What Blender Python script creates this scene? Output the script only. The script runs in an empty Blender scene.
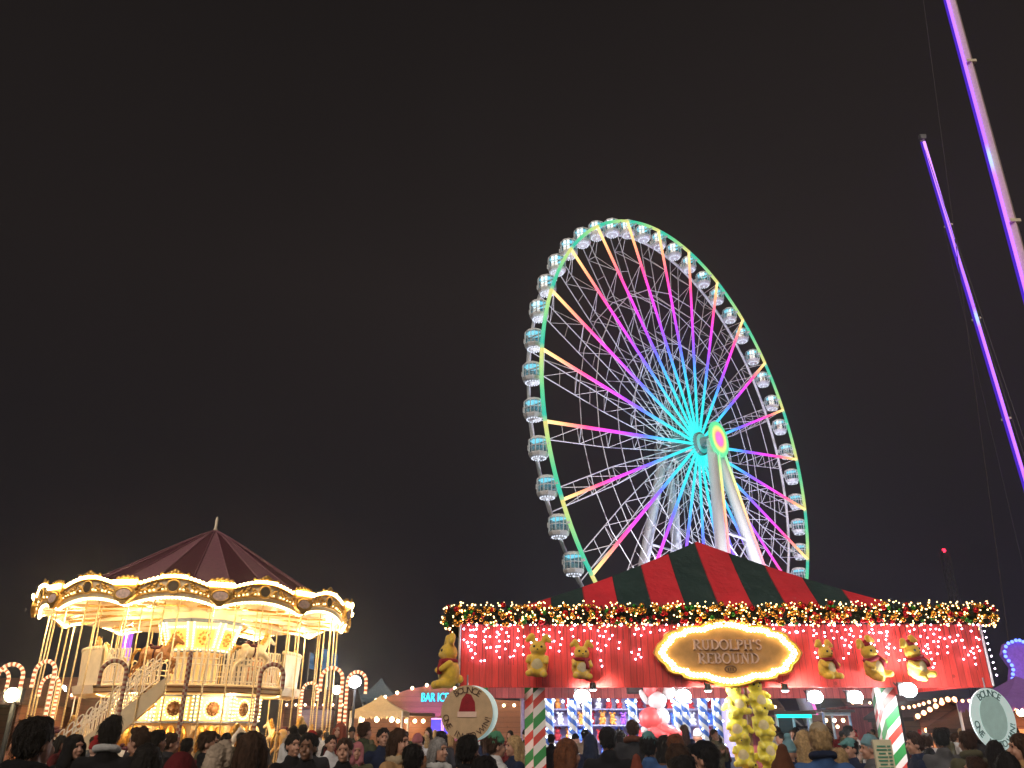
import bpy, bmesh, math, random
from mathutils import Vector, Matrix, Euler, noise
R = math.radians; PI = math.pi
rnd = random.Random(7)
scene = bpy.context.scene
COL = scene.collection

# ------------------------------------------------------------------ camera
FPX, PITCH, CAMH = 790.0, R(23.59), 1.7
cam_d = bpy.data.cameras.new('camera'); cam = bpy.data.objects.new('camera', cam_d); COL.objects.link(cam)
cam.location = (0, 0, CAMH); cam.rotation_euler = (R(90) + PITCH, 0, 0)
cam_d.sensor_width = 36; cam_d.lens = 36 * FPX / 1024
cam_d.clip_start = 0.05; cam_d.clip_end = 3000
scene.camera = cam

def at(px, py, D):
    """ground-truth survey: a sight line of the photograph cut at distance D"""
    u = (px - 512) / FPX; v = (384 - py) / FPX
    dy = math.cos(PITCH) - math.sin(PITCH) * v; dz = math.sin(PITCH) + math.cos(PITCH) * v
    return Vector((u / dy * D, D, CAMH + dz / dy * D))

# ------------------------------------------------------------------ mesh builder
class MB:
    def __init__(s): s.v = []; s.f = []; s.m = []
    def face(s, idx, mi=0): s.f.append(tuple(idx)); s.m.append(mi)
    def poly(s, pts, mi=0):
        b = len(s.v); s.v += [tuple(p) for p in pts]; s.face(range(b, b + len(pts)), mi); return s
    def box(s, c, size, rot=None, mi=0):
        b = len(s.v); hx, hy, hz = size[0]/2, size[1]/2, size[2]/2
        M = Euler(rot).to_matrix() if rot is not None and not isinstance(rot, Matrix) else rot
        for x, y, z in ((-1,-1,-1),(1,-1,-1),(1,1,-1),(-1,1,-1),(-1,-1,1),(1,-1,1),(1,1,1),(-1,1,1)):
            p = Vector((x*hx, y*hy, z*hz))
            if M is not None: p = M @ p
            s.v.append((p.x + c[0], p.y + c[1], p.z + c[2]))
        for q in ((0,3,2,1),(4,5,6,7),(0,1,5,4),(1,2,6,5),(2,3,7,6),(3,0,4,7)): s.face([b+i for i in q], mi)
        return s
    def tube(s, path, r, n=8, mi=0, caps=True, closed=False, mfun=None):
        path = [Vector(p) for p in path]; rs = r if isinstance(r, (list, tuple)) else [r]*len(path)
        b = len(s.v); L = len(path); up = None
        for i, p in enumerate(path):
            if closed: t = path[(i+1) % L] - path[i-1]
            else: t = path[min(i+1, L-1)] - path[max(i-1, 0)]
            t.normalize()
            if up is None:
                up = Vector((0,0,1)) if abs(t.z) < .9 else Vector((0,1,0))
            x = t.cross(up); 
            if x.length < 1e-5: x = t.orthogonal()
            x.normalize(); y = x.cross(t).normalized(); up = y
            for k in range(n):
                a = 2*PI*k/n; q = p + (x*math.cos(a) + y*math.sin(a))*rs[i]; s.v.append(tuple(q))
        for i in range(L if closed else L-1):
            j = (i+1) % L
            for k in range(n):
                m = mfun(i, k) if mfun else mi
                s.face((b+i*n+k, b+i*n+(k+1)%n, b+j*n+(k+1)%n, b+j*n+k), m)
        if caps and not closed:
            s.face([b+k for k in range(n)][::-1], mi); s.face([b+(L-1)*n+k for k in range(n)], mi)
        return s
    def rod(s, a, b, r, n=6, mi=0, r2=None): return s.tube([a, b], [r, r if r2 is None else r2], n, mi)
    def ell(s, c, rad, seg=12, rings=8, mi=0, M=None):
        b = len(s.v); c = Vector(c)
        if not isinstance(rad, (tuple, list)): rad = (rad,)*3
        def put(p):
            p = Vector((p[0]*rad[0], p[1]*rad[1], p[2]*rad[2]))
            if M is not None: p = M @ p
            s.v.append(tuple(c + p))
        put((0,0,-1))
        for i in range(1, rings):
            ph = -PI/2 + PI*i/rings
            for k in range(seg):
                a = 2*PI*k/seg; put((math.cos(ph)*math.cos(a), math.cos(ph)*math.sin(a), math.sin(ph)))
        put((0,0,1)); top = len(s.v)-1
        for k in range(seg):
            s.face((b, b+1+(k+1)%seg, b+1+k), mi)
            s.face((top, b+1+(rings-2)*seg+k, b+1+(rings-2)*seg+(k+1)%seg), mi)
        for i in range(rings-2):
            for k in range(seg):
                a0 = b+1+i*seg; a1 = a0+seg
                s.face((a0+k, a0+(k+1)%seg, a1+(k+1)%seg, a1+k), mi)
        return s
    def cap(s, a, b, ra, rb, n=10):
        s.ell(a, ra, n, 6); s.ell(b, rb, n, 6); return s.tube([a, b], [ra*.985, rb*.985], n)
    def lathe(s, prof, n=24, c=(0,0,0), a0=0, a1=2*PI, mi=0, mfun=None):
        b = len(s.v); full = abs(a1-a0-2*PI) < 1e-6; N = n if full else n+1
        for i in range(N):
            a = a0 + (a1-a0)*i/n
            for r, z in prof: s.v.append((c[0]+r*math.sin(a), c[1]-r*math.cos(a), c[2]+z))
        P = len(prof)
        for i in range(n):
            j = (i+1) % N
            for k in range(P-1):
                s.face((b+i*P+k, b+j*P+k, b+j*P+k+1, b+i*P+k+1), mfun(i, k) if mfun else mi)
        return s
    def prism(s, outline, y0, y1, M=None, mi=0):
        """outline in xz, extruded along y"""
        b = len(s.v); n = len(outline)
        for y in (y0, y1):
            for x, z in outline:
                p = Vector((x, y, z))
                if M is not None: p = M @ p
                s.v.append(tuple(p))
        s.face(range(b, b+n), mi); s.face([b+n+i for i in range(n)][::-1], mi)
        for i in range(n): s.face((b+(i+1)%n, b+i, b+n+i, b+n+(i+1)%n), mi)
        return s
    def ico(s, c, r, mi=0):
        b = len(s.v); t = (1+5**.5)/2; k = r/math.sqrt(1+t*t)
        for p in ((-1,t,0),(1,t,0),(-1,-t,0),(1,-t,0),(0,-1,t),(0,1,t),(0,-1,-t),(0,1,-t),(t,0,-1),(t,0,1),(-t,0,-1),(-t,0,1)):
            s.v.append((c[0]+p[0]*k, c[1]+p[1]*k, c[2]+p[2]*k))
        for q in ((0,11,5),(0,5,1),(0,1,7),(0,7,10),(0,10,11),(1,5,9),(5,11,4),(11,10,2),(10,7,6),(7,1,8),(3,9,4),(3,4,2),(3,2,6),(3,6,8),(3,8,9),(4,9,5),(2,4,11),(6,2,10),(8,6,7),(9,8,1)):
            s.face([b+i for i in q], mi)
        return s
    def add(s, o, M=None, mi=None):
        b = len(s.v)
        s.v += [tuple(M @ Vector(p)) for p in o.v] if M is not None else list(o.v)
        for f, m in zip(o.f, o.m): s.face([b+i for i in f], m if mi is None else mi)
        return s
    def mesh(s, name, mats=(), smooth=False):
        me = bpy.data.meshes.new(name); me.from_pydata(s.v, [], s.f)
        if not isinstance(mats, (list, tuple)): mats = [mats]
        for m in mats: me.materials.append(m)
        me.polygons.foreach_set('material_index', s.m)
        if smooth: me.polygons.foreach_set('use_smooth', [True]*len(s.f))
        me.update(); return me
    def build(s, name, mats, parent=None, smooth=False, loc=None, rot=None):
        return link(name, s.mesh(name, mats, smooth), parent, loc, rot)

class BS:
    """bulbs of one string: each its own child, only what exceeds 100 goes into one"""
    def __init__(s): s.p = []
    def ell(s, p, r, *a): s.p.append((Vector(p), r)); return s
    def ico(s, p, r): return s.ell(p, r)
    def build(s, name, m, parent):
        unit = MB().ell((0,0,0), 1, 8, 6).mesh('bulb', m, True); rest = MB()
        for i, (p, r) in enumerate(s.p):
            if i < 100: o = link('bulb', unit, parent, p); o.scale = (r, r, r)
            else: rest.ell(p, r, 8, 6)
        if rest.v: rest.build('small_bulbs', m, parent, True)['kind'] = 'stuff'
def build_each(mbs, name, mats, parent=None, smooth=False):
    return [m.build(name, mats, parent, smooth) for m in mbs]
def link(name, me, parent=None, loc=None, rot=None):
    o = bpy.data.objects.new(name, me); COL.objects.link(o)
    if parent is not None: o.parent = parent
    if loc is not None: o.location = loc
    if rot is not None: o.rotation_euler = rot
    return o
def tag(o, label=None, cat=None, group=None, kind=None):
    if label: o['label'] = label
    if cat: o['category'] = cat
    if group: o['group'] = group
    if kind: o['kind'] = kind
    return o
def thing(name, label, cat, loc=(0,0,0), rz=0, group=None):
    o = bpy.data.objects.new(name, None); COL.objects.link(o); o.empty_display_size = .2
    o.location = loc; o.rotation_euler = (0, 0, rz); return tag(o, label, cat, group)
def struct(o): o['kind'] = 'structure'; return o
def copy_tree(o, parent=None):
    c = o.copy(); COL.objects.link(c)
    if parent is not None: c.parent = parent
    for ch in list(o.children): copy_tree(ch, c)
    return c
def setmat(o, m):
    o.material_slots[0].link = 'OBJECT'; o.material_slots[0].material = m; return o
def fused(name, mb, voxel, smooth=6, fac=.5, jitter=0, jscale=8, stretch=(1,1,1), mat=None, dec=0):
    """one continuous skin over overlapping volumes"""
    me = mb.mesh('tmp'); o = bpy.data.objects.new('tmp', me); COL.objects.link(o)
    m = o.modifiers.new('r', 'REMESH'); m.mode = 'VOXEL'; m.voxel_size = voxel
    if smooth:
        q = o.modifiers.new('s', 'SMOOTH'); q.iterations = smooth; q.factor = fac
    if dec:
        q = o.modifiers.new('d', 'DECIMATE'); q.ratio = dec
    dg = bpy.context.evaluated_depsgraph_get()
    out = bpy.data.meshes.new_from_object(o.evaluated_get(dg))
    bpy.data.objects.remove(o); bpy.data.meshes.remove(me)
    out.name = name; out.materials.clear()
    if mat: out.materials.append(mat)
    if jitter:
        for v in out.vertices:
            p = v.co; q = Vector((p.x*stretch[0], p.y*stretch[1], p.z*stretch[2]))*jscale
            v.co = p + v.normal * jitter * (noise.noise(q) + .5*noise.noise(q*2.3))
    out.polygons.foreach_set('use_smooth', [True]*len(out.polygons)); out.update()
    return out

# ------------------------------------------------------------------ materials
def mat(name, col, rough=.6, metal=0, emit=None, es=0, var=.18, vscale=9, bump=0, bscale=40, sheen=0, sample=True, alpha=None, spec=None):
    m = bpy.data.materials.new(name); m.use_nodes = True; nt = m.node_tree; N = nt.nodes; L = nt.links
    b = N['Principled BSDF']; b.inputs['Roughness'].default_value = rough; b.inputs['Metallic'].default_value = metal
    b.inputs['Base Color'].default_value = (*col, 1)
    if sheen: b.inputs['Sheen Weight'].default_value = sheen
    if spec is not None: b.inputs['Specular IOR Level'].default_value = spec
    if emit: b.inputs['Emission Color'].default_value = (*emit, 1); b.inputs['Emission Strength'].default_value = es
    if var or bump:
        tc = N.new('ShaderNodeTexCoord')
    if var:
        n = N.new('ShaderNodeTexNoise'); n.inputs['Scale'].default_value = vscale; n.inputs['Detail'].default_value = 5
        L.new(tc.outputs['Object'], n.inputs['Vector'])
        r = N.new('ShaderNodeMapRange'); r.inputs['To Min'].default_value = 1-var; r.inputs['To Max'].default_value = 1+var
        r.inputs['From Min'].default_value = .3; r.inputs['From Max'].default_value = .7
        L.new(n.outputs['Fac'], r.inputs['Value'])
        x = N.new('ShaderNodeMix'); x.data_type = 'RGBA'; x.blend_type = 'MULTIPLY'; x.inputs[0].default_value = 1
        x.inputs[6].default_value = (*col, 1); L.new(r.outputs['Result'], x.inputs[7]); L.new(x.outputs[2], b.inputs['Base Color'])
    if bump:
        n2 = N.new('ShaderNodeTexNoise'); n2.inputs['Scale'].default_value = bscale; n2.inputs['Detail'].default_value = 4
        L.new(tc.outputs['Object'], n2.inputs['Vector'])
        bp = N.new('ShaderNodeBump'); bp.inputs['Strength'].default_value = bump; bp.inputs['Distance'].default_value = .02
        L.new(n2.outputs['Fac'], bp.inputs['Height']); L.new(bp.outputs['Normal'], b.inputs['Normal'])
    if not sample: m.cycles.emission_sampling = 'NONE'
    return m
def glow(name, col, s, sample=True):
    m = bpy.data.materials.new(name); m.use_nodes = True; nt = m.node_tree
    for n in list(nt.nodes): nt.nodes.remove(n)
    e = nt.nodes.new('ShaderNodeEmission'); e.inputs[0].default_value = (*col, 1); e.inputs[1].default_value = s
    o = nt.nodes.new('ShaderNodeOutputMaterial'); nt.links.new(e.outputs[0], o.inputs[0])
    if not sample: m.cycles.emission_sampling = 'NONE'
    return m
class NG:
    """tiny node helper on a Principled material"""
    def __init__(s, name, rough=.6):
        s.m = bpy.data.materials.new(name); s.m.use_nodes = True; s.nt = s.m.node_tree
        s.b = s.nt.nodes['Principled BSDF']; s.b.inputs['Roughness'].default_value = rough
        s.tc = s.nt.nodes.new('ShaderNodeTexCoord'); s.sep = s.nt.nodes.new('ShaderNodeSeparateXYZ')
        s.nt.links.new(s.tc.outputs['Object'], s.sep.inputs[0]); s.x, s.y, s.z = s.sep.outputs
    def math(s, op, a, b=None, c=None):
        n = s.nt.nodes.new('ShaderNodeMath'); n.operation = op
        for i, q in enumerate((a, b, c)):
            if q is None: continue
            if isinstance(q, (int, float)): n.inputs[i].default_value = q
            else: s.nt.links.new(q, n.inputs[i])
        return n.outputs[0]
    def ramp(s, fac, stops, interp='LINEAR'):
        n = s.nt.nodes.new('ShaderNodeValToRGB'); n.color_ramp.interpolation = interp; e = n.color_ramp.elements
        while len(e) < len(stops): e.new(.5)
        for i, (p, c) in enumerate(stops): e[i].position = p; e[i].color = (*c, 1)
        s.nt.links.new(fac, n.inputs[0]); return n.outputs[0]
    def noise(s, scale, detail=4, vec=None, stretch=None):
        n = s.nt.nodes.new('ShaderNodeTexNoise'); n.inputs['Scale'].default_value = scale; n.inputs['Detail'].default_value = detail
        src = s.tc.outputs['Object']
        if stretch:
            mp = s.nt.nodes.new('ShaderNodeMapping'); mp.inputs['Scale'].default_value = stretch; s.nt.links.new(src, mp.inputs[0]); src = mp.outputs[0]
        s.nt.links.new(src, n.inputs['Vector']); return n.outputs['Fac']
    def mix(s, fac, a, b, mode='MIX'):
        n = s.nt.nodes.new('ShaderNodeMix'); n.data_type = 'RGBA'; n.blend_type = mode
        for i, q in ((0, fac), (6, a), (7, b)):
            if isinstance(q, (int, float)): n.inputs[i].default_value = q if i == 0 else (q, q, q, 1)
            elif isinstance(q, tuple): n.inputs[i].default_value = (*q, 1)
            else: s.nt.links.new(q, n.inputs[i])
        return n.outputs[2]
    def base(s, c): s.nt.links.new(c, s.b.inputs['Base Color']); return s
    def bump(s, h, st=.3, d=.02):
        n = s.nt.nodes.new('ShaderNodeBump'); n.inputs['Strength'].default_value = st; n.inputs['Distance'].default_value = d
        s.nt.links.new(h, n.inputs['Height']); s.nt.links.new(n.outputs[0], s.b.inputs['Normal']); return s
    def emit(s, c, st):
        s.nt.links.new(c, s.b.inputs['Emission Color']); s.b.inputs['Emission Strength'].default_value = st; return s

def planks(name, col, width, vertical=True, dark=.45):
    g = NG(name, .65); c = g.math("ADD", g.x, g.y) if vertical else g.z
    t = g.math('DIVIDE', c, width); fr = g.math('FRACT', t); fl = g.math('FLOOR', t)
    groove = g.math('LESS_THAN', fr, .07)
    wn = g.nt.nodes.new('ShaderNodeTexWhiteNoise'); wn.noise_dimensions = '1D'; g.nt.links.new(fl, wn.inputs['W'])
    gr = g.noise(6, 6, stretch=(6, 6, .7) if vertical else (.7, 6, 6))
    k = g.math('ADD', g.math('MULTIPLY', wn.outputs[0], .35), g.math('MULTIPLY', gr, .7))
    k = g.math('ADD', k, .48)
    vo = g.nt.nodes.new('ShaderNodeTexVoronoi'); vo.inputs['Scale'].default_value = 2.6; g.nt.links.new(g.tc.outputs['Object'], vo.inputs['Vector'])
    knot = g.math('LESS_THAN', vo.outputs['Distance'], .075)
    base = g.mix(1.0, col, k, 'MULTIPLY')
    base = g.mix(g.math('MULTIPLY', groove, .7), base, tuple(x*dark*.4 for x in col))
    base = g.mix(g.math('MULTIPLY', knot, .6), base, tuple(x*.25 for x in col))
    g.base(base); g.bump(g.math('SUBTRACT', gr, g.math('MULTIPLY', groove, 2)), .35, .01)
    return g.m

WARM = (1.0, .62, .22)
M = {}
M['white_steel'] = mat('white_steel', (.78,.79,.8), .4, var=.06)
M['grey_steel'] = mat('grey_steel', (.32,.32,.33), .45, .6, var=.1)
M['dark_steel'] = mat('dark_steel', (.05,.05,.055), .5, .4)
M['cream'] = mat('cream_paint', (.72,.58,.36), .45, var=.12, vscale=3)
M['ivory'] = mat('ivory_paint', (.8,.7,.52), .45, var=.1, vscale=3)
M['gold'] = mat('gold_paint', (.62,.36,.09), .32, .75, var=.25, vscale=14, bump=.5, bscale=30)
M['brass'] = mat('brass', (.88,.70,.38), .4, .4, var=.1)
M['blue_trim'] = mat('blue_trim', (.16,.22,.34), .5)
M['brown_wood'] = mat('brown_wood', (.16,.075,.035), .6)
M['carousel_bulb'] = glow('carousel_bulb', (1.0,.66,.26), 9)
M['rim_bulb'] = glow('rim_bulb', (1.0,.70,.30), 20)
M['panel_bulb'] = glow('panel_bulb', (1.0,.72,.30), 7, False)
M['mirror'] = mat('old_mirror', (.16,.12,.09), .25, .5, var=.1)
M['cameo'] = mat('cameo_paint', (.72,.52,.46), .5, var=.25, vscale=18)
M['maroon'] = mat('maroon_canvas', (.065,.004,.018), .75, var=.15, bump=.2)
M['mauve'] = mat('mauve_canvas', (.19,.07,.095), .75, var=.12, bump=.2)
M['red_planks'] = planks('red_painted_planks', (.72,.055,.042), .105)
M['pink_planks'] = planks('faded_red_planks', (.62,.17,.17), .14)
M['brown_planks'] = planks('brown_log_boards', (.20,.085,.05), .22, False)
M['dark_planks'] = planks('dark_boards', (.06,.03,.025), .2, False)
M['needles'] = mat('fir_needles', (.018,.028,.010), .8, var=.4, vscale=30)
M['wire'] = mat('green_wire', (.01,.02,.01), .6)
M['bauble_red'] = mat('bauble_red', (.55,.01,.02), .18, .6, var=0)
M['bauble_gold'] = mat('bauble_gold', (.8,.42,.07), .18, .8, var=0)
M['bauble_green'] = mat('bauble_green', (.03,.25,.03), .18, .6, var=0)
M['garland_bulb'] = glow('garland_bulb', (1.0,.62,.24), 9)
M['icicle_bulb'] = glow('icicle_bulb', (.88,.68,.92), 24)
M['plush_yellow'] = mat('yellow_plush', (.95,.62,.05), .9, var=.15, vscale=12, bump=.9, bscale=120, sheen=.3)
M['plush_lemon'] = mat('lemon_plush', (.92,.78,.04), .9, var=.12, vscale=12, bump=.9, bscale=120, sheen=.3)
M['scarf_red'] = mat('red_scarf', (.30,.012,.02), .9, bump=.5, bscale=90)
M['black'] = mat('black_plastic', (.015,.015,.015), .4, var=0)
M['sign_wood'] = mat('sign_board', (.46,.25,.085), .55, var=.2, vscale=6)
M['sign_letter'] = mat('sign_letter', (.80,.56,.44), .45, var=.05)
M['sign_bulb'] = glow('sign_bulb', (1.0,.74,.30), 12)
M['disc_tan'] = mat('tan_board', (.55,.38,.21), .6, var=.1)
M['disc_white'] = mat('white_backlit_board', (.7,.8,.78), .5, emit=(.55,.85,.85), es=.3, var=.06)
M['flood'] = glow('floodlight_lens', (.95,.98,1.0), 40, False)
M['cool_bulb'] = glow('cool_bulb', (.8,.92,1.0), 16, False)
M['warm_lamp'] = glow('warm_lamp_lens', (1.0,.8,.45), 40, False)
M['string_bulb'] = glow('string_bulb', (1.0,.66,.36), 12, False)
M['cyan_neon'] = glow('cyan_neon', (.05,.62,1.0), 2.2)
M['teal_neon'] = glow('teal_neon', (.02,.85,.75), 1.6)
M['blue_neon'] = glow('blue_neon', (.12,.2,1.0), 4)
M['violet_neon'] = glow('violet_neon', (.45,.12,1.0), 1.6)
M['red_beacon'] = glow('red_beacon', (1.0,.02,.05), 6)
M['cable'] = mat('steel_cable', (.10,.09,.09), .6, .3, var=0)

# ------------------------------------------------------------------ world, sun
w = bpy.data.worlds.new('World'); scene.world = w; w.use_nodes = True
nt = w.node_tree; bg = nt.nodes['Background']; out = nt.nodes['World Output']
sky = nt.nodes.new('ShaderNodeTexSky'); sky.sky_type = 'NISHITA'; sky.sun_disc = False
sky.sun_elevation = R(40); sky.sun_rotation = R(200)
nt.links.new(sky.outputs[0], bg.inputs[0]); bg.inputs[1].default_value = .0004
tc = nt.nodes.new('ShaderNodeTexCoord'); sp = nt.nodes.new('ShaderNodeSeparateXYZ'); nt.links.new(tc.outputs['Generated'], sp.inputs[0])
rp = nt.nodes.new('ShaderNodeValToRGB'); e = rp.color_ramp.elements
e[0].position = 0; e[0].color = (.0150,.0130,.0190,1); e[1].position = .85; e[1].color = (.0140,.0110,.0100,1)
for ps_, cl_ in ((.10,(.0150,.0128,.0175)),(.28,(.0190,.0150,.0158)),(.50,(.0225,.0172,.0160))):
    q = e.new(ps_); q.color = (*cl_, 1)
nt.links.new(sp.outputs[2], rp.inputs[0])
cn = nt.nodes.new('ShaderNodeTexNoise'); cn.inputs['Scale'].default_value = 1.6; cn.inputs['Detail'].default_value = 5; nt.links.new(tc.outputs['Generated'], cn.inputs['Vector'])
mx = nt.nodes.new('ShaderNodeMath'); mx.operation = 'MULTIPLY_ADD'; mx.inputs[1].default_value = .55; mx.inputs[2].default_value = .72; nt.links.new(cn.outputs['Fac'], mx.inputs[0])
m2 = nt.nodes.new('ShaderNodeMath'); m2.operation = 'MULTIPLY_ADD'; m2.inputs[1].default_value = .38; nt.links.new(sp.outputs[0], m2.inputs[0]); nt.links.new(mx.outputs[0], m2.inputs[2])
vm = nt.nodes.new('ShaderNodeVectorMath'); vm.operation = 'SCALE'; nt.links.new(rp.outputs[0], vm.inputs[0]); nt.links.new(m2.outputs[0], vm.inputs['Scale'])
bg2 = nt.nodes.new('ShaderNodeBackground'); nt.links.new(vm.outputs[0], bg2.inputs[0]); bg2.inputs[1].default_value = .80
ad = nt.nodes.new('ShaderNodeAddShader'); nt.links.new(bg.outputs[0], ad.inputs[0]); nt.links.new(bg2.outputs[0], ad.inputs[1])
nt.links.new(ad.outputs[0], out.inputs[0])
sd = bpy.data.lights.new('night_fill', 'SUN'); sd.energy = 2.0; sd.angle = R(40); sd.color = (1.0,.86,.74)  # added broad fill from behind, for the fair's lights out of view
so = bpy.data.objects.new('night_fill', sd); COL.objects.link(so)
so.rotation_euler = (R(52), 0, R(-18))
scene.view_settings.view_transform = 'Standard'; scene.view_settings.look = 'None'
scene.view_settings.exposure = 0; scene.view_settings.gamma = 1
def lamp(name, kind, loc, energy, col, size=.1, target=None, spot=None, parent=None):
    l = bpy.data.lights.new(name, kind); l.energy = energy; l.color = col
    if kind == 'AREA': l.size = size
    else: l.shadow_soft_size = size
    if spot: l.spot_size = spot; l.spot_blend = .6
    o = bpy.data.objects.new(name, l); COL.objects.link(o); o.location = loc
    if target is not None: o.rotation_euler = (Vector(target)-Vector(loc)).to_track_quat('-Z', 'Y').to_euler()
    if parent is not None: o.parent = parent
    return o

# ------------------------------------------------------------------ lettering
def text_mb(s, size, ext=.01, align='CENTER', spacing=1.0):
    cu = bpy.data.curves.new('t', 'FONT'); cu.body = s; cu.size = size; cu.extrude = ext; cu.align_x = align; cu.align_y = 'CENTER'
    cu.space_character = spacing; cu.resolution_u = 3
    o = bpy.data.objects.new('t', cu); COL.objects.link(o)
    me = bpy.data.meshes.new_from_object(o.evaluated_get(bpy.context.evaluated_depsgraph_get()))
    mb = MB(); mb.v = [tuple(v.co) for v in me.vertices]
    for p in me.polygons: mb.face(list(p.vertices))
    bpy.data.objects.remove(o); bpy.data.curves.remove(cu); bpy.data.meshes.remove(me)
    return mb
UPRIGHT = Matrix.Rotation(PI/2, 4, 'X')          # text xy -> xz, facing -y
def arc_text(mb, s, rad, a0, a1, size, y, top, ext=.006):
    n = len(s)
    for i, ch in enumerate(s):
        if ch == ' ': continue
        a = R(a0 + (a1-a0)*i/max(n-1, 1)); t = text_mb(ch, size, ext)
        rot = -(a) if top else -(a-PI)
        Mx = Matrix.Translation((rad*math.sin(a), y, rad*math.cos(a))) @ Matrix.Rotation(-rot, 4, 'Y').inverted() @ UPRIGHT
        mb.add(t, Mx)
    return mb
# serif capitals drawn with a broad pen: each stroke (x0,z0,x1,z1,width); curves as sampled arcs
def serif_word(word, h, ext):
    mb = MB(); x = 0; T = .17*h; t = .075*h
    def bar(x0, z0, x1, z1, wd):
        a = Vector((x0, 0, z0)); b = Vector((x1, 0, z1)); d = (b-a).normalized(); n_ = Vector((-d.z, 0, d.x))*wd/2
        pts = [a-n_, b-n_, b+n_, a+n_]
        mb.prism([(p.x, p.z) for p in pts][::1], -ext, 0)
    def serif(cx, z): bar(cx-.17*h, z, cx+.17*h, z, t*.9)
    def stem(cx): bar(cx, 0, cx, h, T); serif(cx, t*.45); serif(cx, h-t*.45)
    def bowl(cx, cz, rx, rz, a0, a1, n=10):
        for i in range(n):
            a = R(a0+(a1-a0)*i/n); b = R(a0+(a1-a0)*(i+1)/n); m = (a+b)/2
            wd = t + (T-t)*abs(math.cos(m))
            bar(cx+rx*math.cos(a), cz+rz*math.sin(a), cx+rx*math.cos(b), cz+rz*math.sin(b), wd)
    for ch in word:
        s = x + .2*h
        if ch == "'": bar(x+.08*h, h*.72, x+.12*h, h, T*.8); x += .26*h; continue
        if ch in 'RPBDLEH': stem(s)
        if ch == 'R': bowl(s+.05*h, h*.74, .38*h, .24*h, -90, 90); bar(s+.12*h, h*.5, s+.55*h, .03*h, T*.9); serif(s+.55*h, t*.45); x += .86*h
        elif ch == 'P': bowl(s+.05*h, h*.72, .40*h, .26*h, -90, 90); x += .74*h
        elif ch == 'B': bowl(s+.05*h, h*.75, .34*h, .23*h, -90, 90); bowl(s+.05*h, h*.27, .42*h, .25*h, -90, 90); x += .80*h
        elif ch == 'D': bowl(s+.05*h, h*.5, .55*h, .47*h, -90, 90, 14); x += .92*h
        elif ch == 'O': bowl(x+.46*h, h*.5, .39*h, .47*h, 0, 360, 20); x += .95*h
        elif ch == 'U': bar(s, h*.35, s, h, T); serif(s, h-t*.45); bar(s+.5*h, h*.35, s+.5*h, h, t*1.3); serif(s+.5*h, h-t*.45); bowl(s+.25*h, h*.36, .25*h, .33*h, 180, 360); x += .92*h
        elif ch == 'L': bar(s, t*.6, s+.5*h, t*.6, t*1.2); bar(s+.5*h, 0, s+.5*h, .2*h, t); x += .74*h
        elif ch == 'E': bar(s, t*.6, s+.5*h, t*.6, t*1.2); bar(s+.5*h, 0, s+.5*h, .2*h, t); bar(s, h-t*.6, s+.45*h, h-t*.6, t*1.2); bar(s+.45*h, h*.8, s+.45*h, h, t); bar(s, h*.52, s+.33*h, h*.52, t); x += .76*h
        elif ch == 'H': stem(s+.52*h); bar(s, h*.52, s+.52*h, h*.52, t); x += .98*h
        elif ch == 'N': bar(s, 0, s, h, t*1.2); serif(s, t*.45); serif(s, h-t*.45); bar(s+.56*h, 0, s+.56*h, h, t*1.2); serif(s+.56*h, h-t*.45); bar(s, h*.97, s+.56*h, .03*h, T); x += 1.0*h
        elif ch == 'S': bowl(x+.30*h, h*.74, .2*h, .22*h, 20, 270, 10); bowl(x+.30*h, h*.27, .23*h, .24*h, -160, 90, 10); x += .64*h
    for i, v in enumerate(mb.v): mb.v[i] = (v[0]-x/2, v[1], v[2])
    return mb

# ------------------------------------------------------------------ ground
gr = NG('trodden_ground', .7)
gr.base(gr.ramp(gr.noise(.8, 8), [(.3, (.022,.018,.015)), (.7, (.06,.05,.042))])); gr.bump(gr.noise(6, 8), .5, .05)
struct(MB().poly([(-310,-50,0),(310,-50,0),(310,430,0),(-310,430,0)]).build('ground', gr.m))

# ================================================================== FERRIS WHEEL
WH = 34.543; WR = 30.0; WPH = -2.4472; NS = 24
wheel = thing('ferris_wheel', 'giant ferris wheel with rainbow coloured spokes glowing above the striped stall roof', 'ferris wheel', (23.479, 94.232, 0), .818)
led = NG('spoke_led', .5); rr = led.math('DIVIDE', led.x, 30.0)
SPOKE = [(0,(.02,.55,.50)),(.22,(.02,.58,.66)),(.33,(.05,.40,.9)),(.42,(.10,.12,.95)),(.52,(.38,.05,.88)),(.66,(.80,.04,.66)),(.78,(1.0,.06,.25)),(.88,(1.0,.33,.16)),(.96,(1.0,.62,.22)),(1,(1.0,.7,.3))]
led.b.inputs['Base Color'].default_value = (.03,.03,.03,1); led.emit(led.ramp(rr, SPOKE), 1.9); led.m.cycles.emission_sampling = 'NONE'
rim = NG('rim_led', .5)
ang = rim.math('ARCTAN2', rim.z, rim.x); fr = rim.math('FRACT', rim.math('MULTIPLY', rim.math('SUBTRACT', ang, WPH), NS/(2*PI)))
rim.b.inputs['Base Color'].default_value = (.03,.03,.03,1)
rim.emit(rim.ramp(fr, [(0,(.85,.72,.22)),(.25,(.45,.78,.25)),(.6,(.10,.66,.30)),(.92,(.02,.55,.40)),(1,(.4,.7,.3))]), 1.15); rim.m.cycles.emission_sampling = 'NONE'
hub0 = (0, 0, WH)
def circle(rad, y, n=24, ph=0): return [(rad*math.cos(ph+2*PI*i/n), y, rad*math.sin(ph+2*PI*i/n)) for i in range(n)]
MB().tube(circle(WR, 0, 144), .21, 6, closed=True).build('front_rim', rim.m, wheel, True, hub0)
rearrim = MB().tube(circle(29.2, 2.5, 96), .2, 6, closed=True)
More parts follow.
